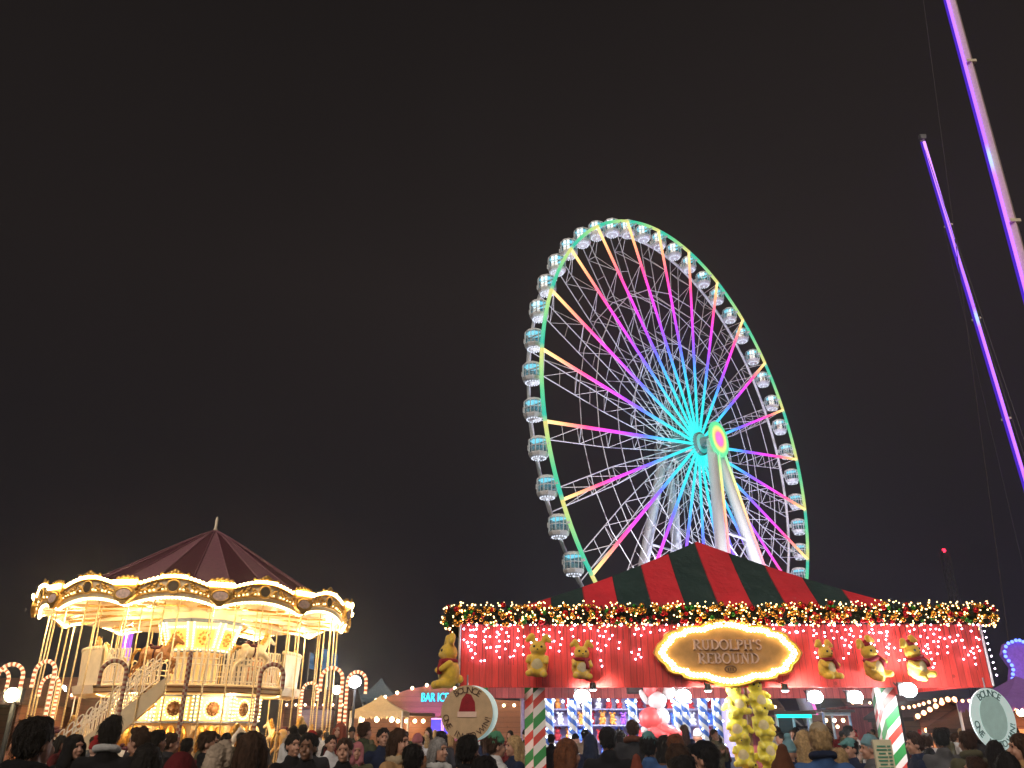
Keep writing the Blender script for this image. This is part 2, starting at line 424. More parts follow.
rearrim.build('rear_rim', M['white_steel'], wheel, True, hub0)
rg = MB()
for rad in (.69*WR, .45*WR):
    for y in (.25, 2.6): rg.tube(circle(rad, y, NS, WPH), .055, 5, closed=True)
rg.build('bracing_ring', M['white_steel'], wheel, False, hub0)
# one spoke: a lit front chord, two white rear chords, lacing between
lit = MB().rod((1.2,0,0),(WR,0,0), .185, 6)
tr = MB(); K = 10
def ch(s, r): 
    w_ = .25 + .75*min(1, r/16); return Vector((r, 2.9-.4*r/30, s*w_))
for s in (-1, 1): tr.tube([ch(s, 1.2), ch(s, 16), ch(s, 29.2)], .062, 5)
for i in range(K):
    r0 = 2.5 + (WR-3)*i/K; r1 = 2.5 + (WR-3)*(i+1)/K
    for s in (-1, 1):
        a, b = (ch(s, r0), Vector((r1, .1, 0))) if i % 2 else (Vector((r0, .1, 0)), ch(s, r1))
        tr.rod(a, b, .036, 4)
    tr.rod(ch(-1, r1), ch(1, r1), .036, 4)
lit_me = lit.mesh('spoke_light', led.m); tr_me = tr.mesh('spoke', M['white_steel'])
for k in range(NS):
    a = WPH - k*2*PI/NS
    s = link('spoke', tr_me, wheel, hub0, (0, -a, 0)); link('spoke_light', lit_me, s)
hb = MB().rod((0,-2.75,WH),(0,6.0,WH), .75, 20)
hb.rod((0,-.5,WH),(0,.25,WH), 1.5, 24); hb.rod((0,2.7,WH),(0,3.4,WH), 1.9, 24); hb.rod((0,4.5,WH),(0,5.6,WH), 1.5, 24)
hb.build('hub', M['grey_steel'], wheel)
tg = NG('hub_glow', .5); tg.b.inputs['Base Color'].default_value = (.2,.3,.3,1); tg.b.inputs['Emission Color'].default_value = (.02,.42,.38,1); tg.b.inputs['Emission Strength'].default_value = 1
MB().rod((0,-.62,WH),(0,-.5,WH), 1.25, 24).build('hub_flange', tg.m, wheel)
dk = NG('hub_disc', .5)
dr = dk.math('SQRT', dk.math('ADD', dk.math('POWER', dk.x, 2), dk.math('POWER', dk.z, 2)))
dk.b.inputs['Base Color'].default_value = (.2,.2,.2,1)
dk.emit(dk.ramp(dk.math('DIVIDE', dr, 2.3), [(0,(1,.12,.75)),(.38,(1,.10,.55)),(.44,(1,.42,.12)),(.58,(1,.85,.12)),(.72,(.6,.95,.15)),(.8,(.05,.85,.22)),(1,(.02,.7,.25))]), 1.1)
MB().rod((0,-.12,0),(0,.12,0), 2.25, 40).build('hub_disc', dk.m, wheel, loc=(0,-2.85,WH))
lg = NG('leg_led', .5); lg.b.inputs['Base Color'].default_value = (.3,.3,.3,1)
lg.emit(lg.ramp(lg.math('DIVIDE', lg.z, WH), [(0,(.9,.05,.5)),(.55,(1,.06,.22)),(.70,(1,.3,.1)),(.82,(.95,.75,.1)),(.92,(.2,.85,.2)),(1,(.02,.7,.4))]), 1.3)
for yo, foot in ((-2.0, -6.2), (4.9, 9.1)):
    for s in (-1, 1):
        a = Vector((.35*s, yo, WH)); b = Vector((9.0*s, foot, 0))
        lgo = MB().tube([a, b], [.6, .78], 10).build('support_leg', M['white_steel'], wheel, True)
        if yo < 0:
            for q in ((.45, -.62),):
                MB().tube([a+Vector((q[0],q[1],0)), b+Vector((q[0]+.1,q[1]-.15,0))], .15, 6).build('leg_light', lg.m, lgo)
    br = MB(); 
    for t0, t1 in ((.35,.55),(.55,.78),(.78,.98)):
        for s in (-1, 1):
            p = Vector((.35*s, yo, WH)).lerp(Vector((9.0*s, foot, 0)), t0); q = Vector((-.35*s, yo, WH)).lerp(Vector((-9.0*s, foot, 0)), t1)
            br.rod(p, q, .1, 5)
        p = Vector((.35, yo, WH)).lerp(Vector((9.0, foot, 0)), t0); br.rod(p, (-p.x, p.y, p.z), .14, 5)
    br.build('leg_bracing', M['white_steel'], wheel)
bs = MB().box((0,1.4,.6),(34,24,1.2)); bs.box((0,-4,1.9),(16,6,.15)); bs.build('boarding_platform', M['dark_steel'], wheel)
# gondolas
gl = bpy.data.materials.new('cabin_glass'); gl.use_nodes = True; gnt = gl.node_tree
for n in list(gnt.nodes): gnt.nodes.remove(n)
g_t = gnt.nodes.new('ShaderNodeBsdfTransparent'); g_t.inputs[0].default_value = (.6,.74,.78,1); g_g = gnt.nodes.new('ShaderNodeBsdfGlossy'); g_g.inputs['Roughness'].default_value = .08
g_m = gnt.nodes.new('ShaderNodeMixShader'); g_m.inputs[0].default_value = .25; g_o = gnt.nodes.new('ShaderNodeOutputMaterial')
gnt.links.new(g_t.outputs[0], g_m.inputs[1]); gnt.links.new(g_g.outputs[0], g_m.inputs[2]); gnt.links.new(g_m.outputs[0], g_o.inputs[0])
M['glass'] = gl
M['gondola_shell'] = mat('gondola_shell', (.72,.74,.76), .35, var=.05, emit=(.62,.68,.80), es=.0)
M['gondola_led'] = glow('gondola_led', (.80,.86,1.0), 1.3)
M['gondola_ceiling'] = glow('gondola_ceiling_light', (.25,.75,.9), 2.0)
fl = MB().lathe([(0,-1.28),(.55,-1.25),(.92,-1.05),(1.02,-.82),(1.02,-.68),(0,-.68)], 8)
rf = MB().lathe([(1.02,.62),(.98,.78),(.7,.98),(0,1.05)], 8); rf.lathe([(0,.6),(1.02,.62)], 8)
fm = MB()
for k in range(8):
    a = PI/8 + k*PI/4
    fm.rod((1.0*math.sin(a), -1.0*math.cos(a), -.7), (1.0*math.sin(a), -1.0*math.cos(a), .65), .045, 5)
for k in range(8):
    a = k*PI/4
    fm.rod((1.0*math.sin(a), -1.0*math.cos(a), -.7), (1.0*math.sin(a), -1.0*math.cos(a), .65), .03, 4)
fm.lathe([(1.03,-.08),(1.03,0),(1.0,0)], 8)
fm.box((0,-1.2,.2),(.18,.4,.5)); fm.box((0,1.2,.2),(.18,.4,.5)); fm.box((0,0,-.45),(1.3,.35,.06)); fm.box((0,0,-.25),(1.3,.06,.4))
gs = MB().lathe([(1.0,-.68),(1.0,.62)], 8)
ld = MB()
for k in range(16):
    a = k*PI/8; ld.ico((.68*math.sin(a), -.68*math.cos(a), -1.2), .085)
ld.ico((0,0,-1.3), .14)
cl = MB().lathe([(0,.54),(.8,.54),(.8,.585),(0,.585)], 8)
gme = [('gondola', fl.mesh('gondola', M['gondola_shell'], False)), ('roof', rf.mesh('gondola_roof', M['gondola_shell'])), ('frame', fm.mesh('gondola_frame', M['white_steel'])),
       ('glass', gs.mesh('gondola_glass', gl)), ('floor_light', ld.mesh('gondola_floor_light', M['gondola_led'])), ('ceiling_light', cl.mesh('gondola_ceiling_light', M['gondola_ceiling']))]
ax_me = MB().rod((0,-1.2,0),(0,1.25,0), .1, 6).mesh('axle', M['white_steel'])
for k in range(2*NS):
    a = WPH - (k*.5+.25)*2*PI/NS
    p = (WR*math.cos(a), 1.25, WH + WR*math.sin(a))
    g = link('gondola', gme[0][1], wheel, (p[0], p[1], p[2]-.35))
    for nm, me in gme[1:]: link(nm, me, g)
    link('axle', ax_me, g, (0,0,.35))
for x, y, e_ in ((-15,-22,60000),(14,-24,48000),(0,26,60000),(3,-2,16000)):  # violet spot is added to tint the front legs like their strips' glow
    lamp('wheel_flood_and_tint' if e_ != 16000 else 'wheel_flood_and_tint', 'SPOT', (x, y, 1.5), e_, (.5,.46,1.0) if e_ == 48000 else (.9,.92,1.0), .4, (x*.2, 1.5, WH+2), R(95), wheel)

# ================================================================== CATAPULT MASTS AND CABLES
def mast(base, top, w_, label, cyan, led_off, back, collars):
    base = Vector(base); top = Vector(top); t = thing('catapult_mast', label, 'ride mast', base, 0, 'tall catapult ride masts')
    
    d = top-base; L = d.length
    b = MB(); b.tube([(0,0,0), d], w_/2*1.25, 4)
    bm_ = b.build('beam', back, t)
    for z in collars:
        c = MB(); p = d*(z/d.z); c.box((p.x, p.y, p.z), (w_*1.32, w_*1.32, .16)); c.box((p.x+w_*.72, p.y, p.z+.06), (w_*.35, .1, .08))
        c.build('collar', M['ivory'], t)
    bolts = MB(); n = int(L/1.6)
    for i in range(n):
        p = d*(i+.5)/n; bolts.ell((p.x+w_*.12, p.y-w_*.92, p.z), .035, 6, 4)
    bolts.build('bolt', M['dark_steel'], t)
    g = NG('mast_led', .5); g.b.inputs['Base Color'].default_value = (.3,.3,.3,1)
    h = top.z; c0, c1 = cyan
    g.emit(g.ramp(g.math('DIVIDE', g.z, h), [(0,(.40,.07,1)),((c0-.6)/h,(.42,.10,1.0)),(c0/h,(.3,.42,.95)),(c1/h,(.3,.42,.95)),((c1+.6)/h,(.34,.07,1.0)),(.85,(.42,.14,1.0)),(1,(.7,.25,1.0))]), 1.9)
    g.m.cycles.emission_sampling = 'NONE'
    MB().tube([Vector((led_off[0], led_off[1], 0)), d+Vector((led_off[0], led_off[1], -.6))], led_off[2], 6).build('light_strip', g.m, t)
    k = led_off[2]*1.5; MB().tube([Vector((led_off[0]-k, led_off[1]+.03, 0)), d+Vector((led_off[0]-k, led_off[1]+.03, -.6))], led_off[2]*.75, 6).build('halo_strip', M['mast_halo'], t)  # added strip, imitates the blue-violet halo beside the light strip
    cap_ = MB().box((d.x, d.y, d.z+.1),(w_*1.2,w_*1.2,.35)); cap_.rod((d.x-.25,d.y,d.z+.3),(d.x+.3,d.y,d.z+.3),.25,10); cap_.build('pulley_head', M['grey_steel'], t)
    return t
M['mast_halo'] = glow('mast_halo_blue', (.10,.03,.75), .8, False)
M['mast_pink'] = mat('mast_paint', (.72,.56,.50), .5, var=.1)
M['mast_dark'] = mat('mast_violet_paint', (.25,.18,.30), .6, var=.1)
mast((22.15,30,0),(23.6,30,54), .37, 'near pink beam mast with violet light strip, rising out of the top right corner', (26.0,26.6), (-.33,-.12,.085), M['mast_pink'], (13.2,22.8,32.4,42))
mast((40.9,60,0),(39.35,60,53.5), .40, 'far slimmer mast whose lit violet tip stands clear against the sky', (33.6,34.2), (-.14,-.3,.15), M['mast_dark'], (14,24.8,34,43.6))
for (x0, y0, z0), (x1, y1, z1) in (((39.3,60,53.4),(33.4,48,2)),((39.3,60,53.4),(36.8,52,2)),((23.5,30,53.4),(24.8,42,2)),((39.4,60,53.4),(44.6,70,2))):
    tag(MB().rod((x0,y0,z0),(x1,y1,z1), .02, 5).build('guy_cable', M['cable']), None, None)
cabs = [o for o in COL.objects if o.name.startswith('guy_cable')]
for o in cabs: tag(o, 'thin dark guy cable running down from a catapult mast', 'cable', 'guy cables of the catapult masts')
# distant crane with red beacon
p = at(944, 551, 150); cr = thing('distant_crane', 'far dark lattice crane tower with one red beacon on top, right of the wheel', 'crane', (p.x, 150, 0))
c = MB()
for sx in (-.6,.6):
    for sy in (-.6,.6): c.rod((sx,sy,0),(sx,sy,p.z), .1, 4)
n = 20
for i in range(n):
    z0, z1 = p.z*i/n, p.z*(i+1)/n
    for a, b in (((-.6,-.6),(.6,-.6)),((.6,-.6),(.6,.6)),((.6,.6),(-.6,.6)),((-.6,.6),(-.6,-.6))): c.rod((a[0],a[1],z0),(b[0],b[1],z1), .05, 4)
c.build('tower', M['dark_steel'], cr); MB().ell((0,0,p.z+.1), .36, 10, 8).build('beacon', M['red_beacon'], cr)

# ================================================================== CAROUSEL
CX, CY = -11.01, 29.05
car = thing('carousel', 'two storey carousel with cream deck, maroon striped tent top and glowing scalloped rim', 'carousel', (CX, CY, 0), R(20.8))
def pol(r, a, z=0): a = R(a); return Vector((r*math.sin(a), -r*math.cos(a), z))     # a: degrees from the front, clockwise seen from above -> right
# tent top
tent = MB(); prof = [(4.62,5.72),(4.0,6.08),(3.1,6.62),(2.15,7.2),(1.2,7.79),(.5,8.2),(.06,8.42)]
tent.lathe(prof, 24, a0=R(-6), a1=R(354), mfun=lambda i, k: i % 2)
for i in range(24):
    a = -6+i*15; tent.tube([pol(r+.01, a, z+.02) for r, z in prof], .022, 4, mi=1 - i % 2 if 0 else 0)
tent.build('tent_top', [M['mauve'], M['maroon']], car)
fin = MB().lathe([(0,8.4),(.11,8.42),(.05,8.55),(.055,8.85),(.03,8.95),(0,8.97)], 12); fin.build('finial', M['ivory'], car, True)
# ceiling with painted cream panels and beams
ceil = MB().lathe([(5.0,5.22),(4.95,5.24),(3.4,5.42),(1.3,5.5)], 48); ceil.lathe([(1.3,5.56),(5.0,5.32)], 48)
M['ceiling_cream'] = mat('ceiling_cream', (.62,.50,.34), .5, var=.15, vscale=2)
ceil.build('ceiling', M['ceiling_cream'], car, True)
bmz = MB()
for i in range(12):
    a = 8+i*30; p0 = pol(1.3, a, 5.40); p1 = pol(4.9, a, 5.18); d = p1-p0
    bmz.box((p0+p1)/2, (.10, d.length, .12), Euler((math.asin(d.z/d.length)*-1, 0, R(a)), 'XYZ').to_matrix())
    for s in (-1, 1):
        bmz.tube([pol(2.2+.5*t, a+s*(3+9*math.sin(t*1.1)), 5.40-.05*t) for t in (0,.6,1.2,1.8,2.4,3,3.6,4.2,4.7)], .035, 5, mi=1)
bmz.build('ceiling_beam', [M['ivory'], M['gold']], car)
# rounding boards: scalloped panels with bulbs, shields at the joints
def rb_pt(a, r, z): return pol(r, a, z)
NB = 16
def bz(t): return 5.06 + .26*math.sin(PI*t)**.8            # bottom edge
def tz(t): return 5.60 + .33*math.sin(PI*t)**1.3           # top edge
panel = MB(); A = [-15+30*i/NB for i in range(NB+1)]
for rr_, out in ((5.06, 1), (4.98, 0)):
    for i in range(NB):
        t0, t1 = i/NB, (i+1)/NB
        q = [pol(rr_, A[i], bz(t0)), pol(rr_, A[i+1], bz(t1)), pol(rr_+.10, A[i+1], tz(t1)), pol(rr_+.10, A[i], tz(t0))]
        panel.poly(q if out else q[::-1], 0)
for i in range(NB):
    t0, t1 = i/NB, (i+1)/NB
    panel.poly([pol(5.16,A[i],tz(t0)),pol(5.16,A[i+1],tz(t1)),pol(5.08,A[i+1],tz(t1)),pol(5.08,A[i],tz(t0))]); panel.poly([pol(4.98,A[i],bz(t0)),pol(4.98,A[i+1],bz(t1)),pol(5.06,A[i+1],bz(t1)),pol(5.06,A[i],bz(t0))])
# gold mouldings and carved scrolls
mo = MB()
mo.tube([pol(5.17, A[i], tz(i/NB)-.10) for i in range(NB+1)], .035, 6)
mo.tube([pol(5.11, A[i], bz(i/NB)+.14) for i in range(NB+1)], .03, 6)
for s in (-1, 1):
    for j in range(5):
        a = s*(3.4+2.2*j); zz = 5.57+.07*math.sin(j*1.7)-.018*j
        for k in range(3):
            mo.ell(pol(5.13, a+s*k*.5, zz+.07*math.sin(k*2+j)), (.085,.05,.05), 7, 5, M=Matrix.Rotation(R(a), 3, 'Z') @ Matrix.Rotation(s*.6*(-1)**k, 3, 'Y'))
# crest
for j, (a, z, r_) in enumerate(((0,6.02,.10),(-1,5.98,.09),(1,5.98,.09),(-2.1,5.94,.075),(2.1,5.94,.075),(-3.2,5.92,.06),(3.2,5.92,.06),(-4.2,5.96,.055),(4.2,5.96,.055))): mo.ell(pol(5.17, a, z), (r_, .05, r_), 8, 6)
bulbs = MB()
def bulb_row(f, n, rad, dst, r=.030):
    for i in range(n):
        t = (i+.5)/n; dst.ico(f(t), rad)
bulb_row(lambda t: pol(5.20, -15+30*t, tz(t)-.035) , 23, .052, bulbs)
bulbs2 = MB(); bulb_row(lambda t: pol(5.03, -15+30*t, bz(t)-.03), 25, .047, bulbs2)
bulb_row(lambda t: pol(5.22, -3.8+7.6*t, 5.885), 10, .05, bulbs)
small = MB(); bulb_row(lambda t: pol(5.14, -13.5+27*t, bz(t)+.215), 20, .026, small)
mirr = MB().rod((0,0,0),(0,-.05,0), .155, 20); mfr = MB().tube([(.175*math.cos(2*PI*i/20),-.04,.175*math.sin(2*PI*i/20)) for i in range(20)], .03, 6, closed=True)
bm2_ = bulbs2.mesh('bulb_row', M['rim_bulb'])
pm, mm, bm_, sm_, mim, mfm = panel.mesh('rounding_board', M['ivory']), mo.mesh('moulding', M['gold'], True), bulbs.mesh('bulb_row', M['rim_bulb']), small.mesh('small_bulbs', M['panel_bulb']), mirr.mesh('mirror', M['mirror']), mfr.mesh('mirror_frame', M['gold'], True)
sh = MB(); out_ = [(.30*math.cos(t)*(1+.08*math.cos(3*t)), .23*math.sin(t)-.0) for t in [2*PI*i/28 for i in range(28)]]
sh.prism(out_, -.06, .06); sh.prism([(-.16,-.2),(-.05,-.31),(.05,-.31),(.16,-.2)], -.05, .05); sh.prism([(-.3,.12),(-.33,.36),(.33,.36),(.3,.12)], -.04, .05)
for x in (-.24,-.12,0,.12,.24): sh.ell((x,0,.40+.05*math.cos(x*6)), (.07,.05,.07), 8, 6)
si = MB(); si.prism([(.19*math.cos(2*PI*i/24), .125*math.sin(2*PI*i/24)-.02) for i in range(24)], -.085, -.055)
sf = MB().tube([(.215*math.cos(2*PI*i/24), -.07, .15*math.sin(2*PI*i/24)-.02) for i in range(24)], .025, 6, closed=True)
sb = MB()
for i in range(9): sb.ico((-.30+.075*i, -.10, .32), .045)
for i in range(9): sb.ico((-.28+.07*i, -.10, .25), .034)
shm, sim, sfm, sbm = sh.mesh('shield', M['gold']), si.mesh('cameo', M['cameo']), sf.mesh('shield_frame', M['gold'], True), sb.mesh('shield_bulbs', M['rim_bulb'])
S0 = 4.5
for i in range(12):
    a = S0+15+30*i
    o = link('rounding_board', pm, car, (0,0,0), (0,0,R(a)))
    link('moulding', mm, o); link('bulb_row', bm_, o); link('bulb_row', bm2_, o); link('small_bulbs', sm_, o)
    link('mirror', mim, o, pol(5.125, 0, 5.60)); link('mirror_frame', mfm, o, pol(5.125, 0, 5.60))
    a = S0+30*i
    s = link('shield', shm, car, pol(5.22, a, 5.38), (0,0,R(a)))
    s.scale = (1.15,1,1.05); link('cameo', sim, s); link('shield_frame', sfm, s); link('shield_bulbs', sbm, s)
# upper drum with lit panels, flaring cornice
dr_ = MB().lathe([(.72,2.95),(.72,4.02),(1.0,4.10),(1.0,4.16)], 8); dr_.build('upper_column', M['cream'], car); MB().lathe([(1.32,5.04),(1.32,5.6)], 24).build('drum_neck', M['ivory'], car, True)
fc = MB(); FB = []; ft = MB(); FP = []; FN = []
for i in range(8):
    a = -22.5+i*45+9; b = a+45; m_ = a+22.5
    q0, q1, q2, q3 = pol(1.05,a,4.12), pol(1.05,b,4.12), pol(1.38,b,5.06), pol(1.38,a,5.06)
    fc.poly([q0,q1,q2,q3]); fb = MB(); FB.append(fb)
    def on(u, v, off=.03): 
        p = q0.lerp(q1,u).lerp(q3.lerp(q2,u), v); n_ = pol(1, m_); return p + n_*off
    for u in (.09, .91):
        for j in range(11): fb.ico(on(u, .06+.88*j/10, .05), .032)
    for j in range(9): fb.ico(on(.12+.76*j/8, .80, .05), .032); fb.ico(on(.12+.76*j/8, .05, .05), .028)
    ft.tube([q3+Vector((0,0,.03)), q2+Vector((0,0,.03))], .07, 6); ft.tube([q0, q1], .045, 6)
    fp = MB(); fpn = MB(); FP.append(fp); FN.append(fpn); fp.poly([on(.2,.14,.02), on(.8,.14,.02), on(.8,.72,.02), on(.2,.72,.02)])
    c_ = on(.5,.43,.04)
    for k in range(10):
        t = 2*PI*k/10; u_ = (q1-q0).normalized(); v_ = (q3-q0).normalized()
        fpn.ell(c_+u_*.17*math.cos(t)+v_*.2*math.sin(t), .045, 6, 4)
    fpn.ell(c_, .08, 8, 6)
cr_ = fc.build('centre_drum', M['ivory'], car); build_each(FB, 'bulb_row', M['carousel_bulb'], cr_); ft.build('cornice', M['blue_trim'], cr_); build_each(FP, 'lit_panel', mat('drum_panel', (.75,.45,.12), .4, emit=(1,.55,.15), es=.7), cr_); build_each(FN, 'rosette', M['gold'], cr_, True)
# upper deck
dk_ = MB().lathe([(0,2.98),(3.50,2.98),(3.55,2.93),(3.51,2.86),(3.45,2.74),(3.3,2.70),(0,2.70)], 48); ud = dk_.build('upper_deck', M['cream'], car)
dt = MB().lathe([(3.535,2.90),(3.57,2.88),(3.535,2.85)], 48); dt.lathe([(3.48,2.76),(3.52,2.74),(3.48,2.72)], 48); dt.build('deck_moulding', M['brown_wood'], ud)
# lower drum and lit panels with rosettes
ld_ = MB().lathe([(2.25,.45),(2.25,1.84),(2.3,1.86),(2.3,2.70)], 12, a0=R(4), a1=R(364)); lo = ld_.build('lower_drum', M['cream'], car)
LP = []; LR = []; LB = []; lt = MB(); lc = MB()
for i in range(12):
    a = 4+i*30; b = a+30; m_ = a+15
    q0, q1, q2, q3 = pol(2.3,a,1.92), pol(2.3,b,1.92), pol(2.3,b,2.66), pol(2.3,a,2.66)
    def on(u, v, off=.03):
        p = q0.lerp(q1,u).lerp(q3.lerp(q2,u), v); return p + pol(1, m_)*off
    lb = MB(); LB.append(lb); lp = MB(); lr = MB(); LP.append(lp); LR.append(lr); lp.poly([on(.14,.04,.02), on(.86,.04,.02), on(.86,.96,.02), on(.14,.96,.02)])
    U = (q1-q0).normalized()
    c_ = on(.5,.5,.05)
    for k in range(12):
        t = 2*PI*k/12; lr.ell(c_+U*.17*math.cos(t)+Vector((0,0,.17*math.sin(t))), .055, 6, 5)
    lr.rod(c_, c_+pol(.03,m_), .16, 14)
    for k in range(18):
        t = 2*PI*k/18; lb.ico(c_+U*.30*math.cos(t)+Vector((0,0,.29*math.sin(t))), .026)
    for k in range(7):
        for u in (.17,.83): lb.ico(on(u,.08+.84*k/6,.05), .024)
    lt.box(on(0,.5,0), (.06,.06,.78), (0,0,R(a))); lt.box(on(.5,-.03,.0), (1.2,.07,.05), (0,0,R(m_))); lt.box(on(.5,1.02,.0), (1.2,.06,.05), (0,0,R(m_)))
    for dx in (-.06,.06):
        for k in range(7): lb.ico(pol(2.36, a+dx*25, 1.96+.68*k/6), .03)
    for k in range(3): lc.ell(pol(2.25, m_-8+8*k, 1.4), (.2,.2,.42), 8, 6)
build_each(LP, 'lit_panel', mat('drum_light_panel', (.8,.62,.3), .4, emit=(1,.66,.22), es=1.1, var=.1), lo); build_each(LR, 'rosette', M['brown_wood'], lo, True); build_each(LB, 'bulb_row', M['carousel_bulb'], lo); lt.build('panel_frame', M['blue_trim'], lo); lc.build('carved_moulding', M['gold'], lo, True)
pf = MB().lathe([(0,.42),(5.0,.42),(5.05,.38),(5.05,.0)], 48); pf.build('platform', M['brown_wood'], car)
# poles
pl_me = MB().tube([(0,0,.42),(0,0,5.3)], .022, 8); 
for z in range(60): pl_me.ell((0,0,.6+z*.078), (.03,.03,.022), 6, 4)
pole_me = pl_me.mesh('brass_pole', M['brass'], True)
thin_me = MB().rod((0,0,2.98),(0,0,5.4), .018, 8).mesh('brass_pole', M['brass'], True)
for i in range(12):
    for r_, da in ((4.75, -1), (4.55, 7.5), (4.75, 17)):
        link('brass_pole', pole_me, car, pol(r_, S0+i*30+da, 0))
for i in range(14): link('brass_pole', thin_me, car, pol(3.3 if i % 2 else 2.6, 5+i*360/14, 0))
# balcony rails: arched hoops between two bars
def hoop_rail(mb, p0, p1, h=1.0, n=None, gap=.2, r=.022):
    p0 = Vector(p0); p1 = Vector(p1); L = (p1-p0).length; n = n or max(1, round(L/gap)); d = (p1-p0)/n; up = Vector((0,0,1))
    for i in range(n):
        a = p0+d*(i+.12); b = p0+d*(i+.88); w2 = (b-a).length/2; m = (a+b)/2
        path = [a] + [m + (a-m).normalized()*w2*math.cos(PI*k/6) + up*(h-w2+w2*math.sin(PI*k/6)) for k in range(7)] + [b]
        mb.tube(path, r, 5)
    for z in (.08, h*.55, h*.72): mb.rod(p0+up*z, p1+up*z, r, 5)
M['rail_white'] = mat('rail_white', (.78,.72,.6), .4, var=.05)
for a0, a1 in ((-118,-96),(-50,-34),(-12,12),(14,32),(33,51),(95,118),(119,140),(142,180),(182,220),(222,252)):
    rl = MB(); k = 4
    for j in range(k): hoop_rail(rl, pol(3.4, a0+(a1-a0)*j/k, 2.98), pol(3.4, a0+(a1-a0)*(j+1)/k, 2.98), 1.02, 2)
    rl.build('balcony_rail', M['rail_white'], car)
def pod(a, r_, lab=None):      # solid cream painted balcony booth with scalloped top
    t = MB(); n = 8
    for j in range(n):
        b0, b1 = a-11+22*j/n, a-11+22*(j+1)/n
        top = lambda b: 4.0+.06*abs(math.sin((b-a)*.8))
        t.poly([pol(r_,b0,2.95),pol(r_,b1,2.95),pol(r_+.06,b1,top(b1)),pol(r_+.06,b0,top(b0))]); t.poly([pol(r_-.07,b1,2.95),pol(r_-.07,b0,2.95),pol(r_-.01,b0,top(b0)),pol(r_-.01,b1,top(b1))])
        t.poly([pol(r_+.06,b0,top(b0)),pol(r_+.06,b1,top(b1)),pol(r_-.01,b1,top(b1)),pol(r_-.01,b0,top(b0))])
    t.lathe([(r_-.3,2.6),(r_+.1,2.7),(r_+.16,2.95),(r_-.2,2.95)], 6, a0=R(a-11), a1=R(a+11))
    for j in range(9): t.ell(pol(r_+.03, a-11+22*j/8, 4.05), .07, 7, 5)
    t.build('balcony_booth', M['ivory'], car)
pod(-84, 3.5); pod(-62, 3.5); pod(62, 3.5); pod(84, 3.5)
# staircase front left: foot outside the platform, head at the deck
st = MB(); n = 12
f0, f1 = Vector((-3.7,-3.75,.25)), Vector((-.95,-3.2,2.98))
side = Vector((0,-.5,0))
for i in range(n):
    p = f0.lerp(f1, (i+.5)/n); st.box(p, (.30,1.0,.06)); st.box(p-Vector((-.13,0,.1)), (.03,1.0,.22))
for s in (-1, 1):
    a, b = f0+side*s*1.04, f1+side*s*1.04
    st.prism([(a.x-.2,a.z-.25),(a.x+.5,a.z-.25),(b.x-.15,b.z-.75),(b.x+.2,b.z-.3),(b.x+.2,b.z+.12),(a.x-.2,a.z+.12)], a.y-.03, a.y+.03)
sto = st.build('staircase', M['cream'], car)
rs = MB()
for s in (-1, 1):
    a, b = f0+side*s*1.04, f1+side*s*1.04; d = b-a; m = 14
    for i in range(m):
        p, q = a+d*((i+.15)/m), a+d*((i+.85)/m); c_ = (p+q)/2; w2 = (q.x-p.x)/2
        rs.tube([p+Vector((0,0,.1))]+[c_+Vector((-w2*math.cos(PI*k/6), 0, .85+w2*math.sin(PI*k/6)+ (q.z-p.z)*(-.5*math.cos(PI*k/6)))) for k in range(7)]+[q+Vector((0,0,.1))], .02, 5)
    for z in (.12,.55,.72): rs.rod(a+Vector((0,0,z)), b+Vector((0,0,z)), .022, 5)
rs.build('stair_railing', M['rail_white'], sto)
sg = MB().tube([f0+side*1.08+Vector((0,-.04,-.3)), f1+side*1.08+Vector((0,-.04,-.62))], .035, 5); sg.build('stair_trim', M['gold'], sto)
# horses
hs = MB()
hs.ell((0,0,0), (.42,.17,.2), 14, 10); hs.ell((.25,0,.03), (.22,.165,.22), 12, 8); hs.ell((-.28,0,.03), (.2,.175,.21), 12, 8)
hs.cap((.36,0,.1),(.56,0,.42), .13,.09); hs.cap((.56,0,.44),(.78,0,.30), .085,.055); hs.ell((.55,.05,.55), (.02,.02,.06)); hs.ell((.55,-.05,.55), (.02,.02,.06))
for y in (-.1,.1):
    hs.cap((.36,y,-.05),(.62,y,-.22), .085,.055); hs.cap((.62,y,-.22),(.50,y,-.48), .05,.032); hs.cap((.5,y,-.48),(.55,y,-.55), .04,.045)
    hs.cap((-.36,y,-.02),(-.42,y,-.28), .11,.065); hs.cap((-.42,y,-.28),(-.62,y,-.42), .06,.036); hs.cap((-.62,y,-.42),(-.68,y,-.62), .034,.03); hs.ell((-.67,y,-.65), (.055,.045,.045))
horse_me = fused('horse', hs, .022, 4, mat=M['ivory'])
mn = MB()
for i in range(8):
    t = i/7; p = Vector((.40,0,.22)).lerp(Vector((.56,0,.56)), t); mn.ell(p+Vector((-.08,.03*(-1)**i,-.02)), (.09,.05,.08), 7, 5)
mn.tube([(-.46,0,.1),(-.62,0,.12),(-.72,0,-.05),(-.74,0,-.3)], [.05,.06,.05,.015], 7); mane_me = mn.mesh('mane', M['gold'], True)
sd_ = MB().ell((-.02,0,.17), (.2,.175,.07), 12, 8); sd_.ell((-.2,0,.25), (.05,.13,.06), 8, 6); sd_.ell((.12,0,.22), (.04,.09,.05), 8, 6)
sd_.tube([(-.02+.02*math.cos(t),.19*math.sin(t),.21*math.cos(t)) for t in [2*PI*i/16 for i in range(16)]], .025, 6, closed=True)
saddle_me = sd_.mesh('saddle', M['maroon'], True)
M['horse_bay'] = mat('bay_horse_paint', (.34,.15,.05), .35, var=.1); M['horse_gold'] = mat('golden_horse_paint', (.6,.36,.12), .35, var=.1)
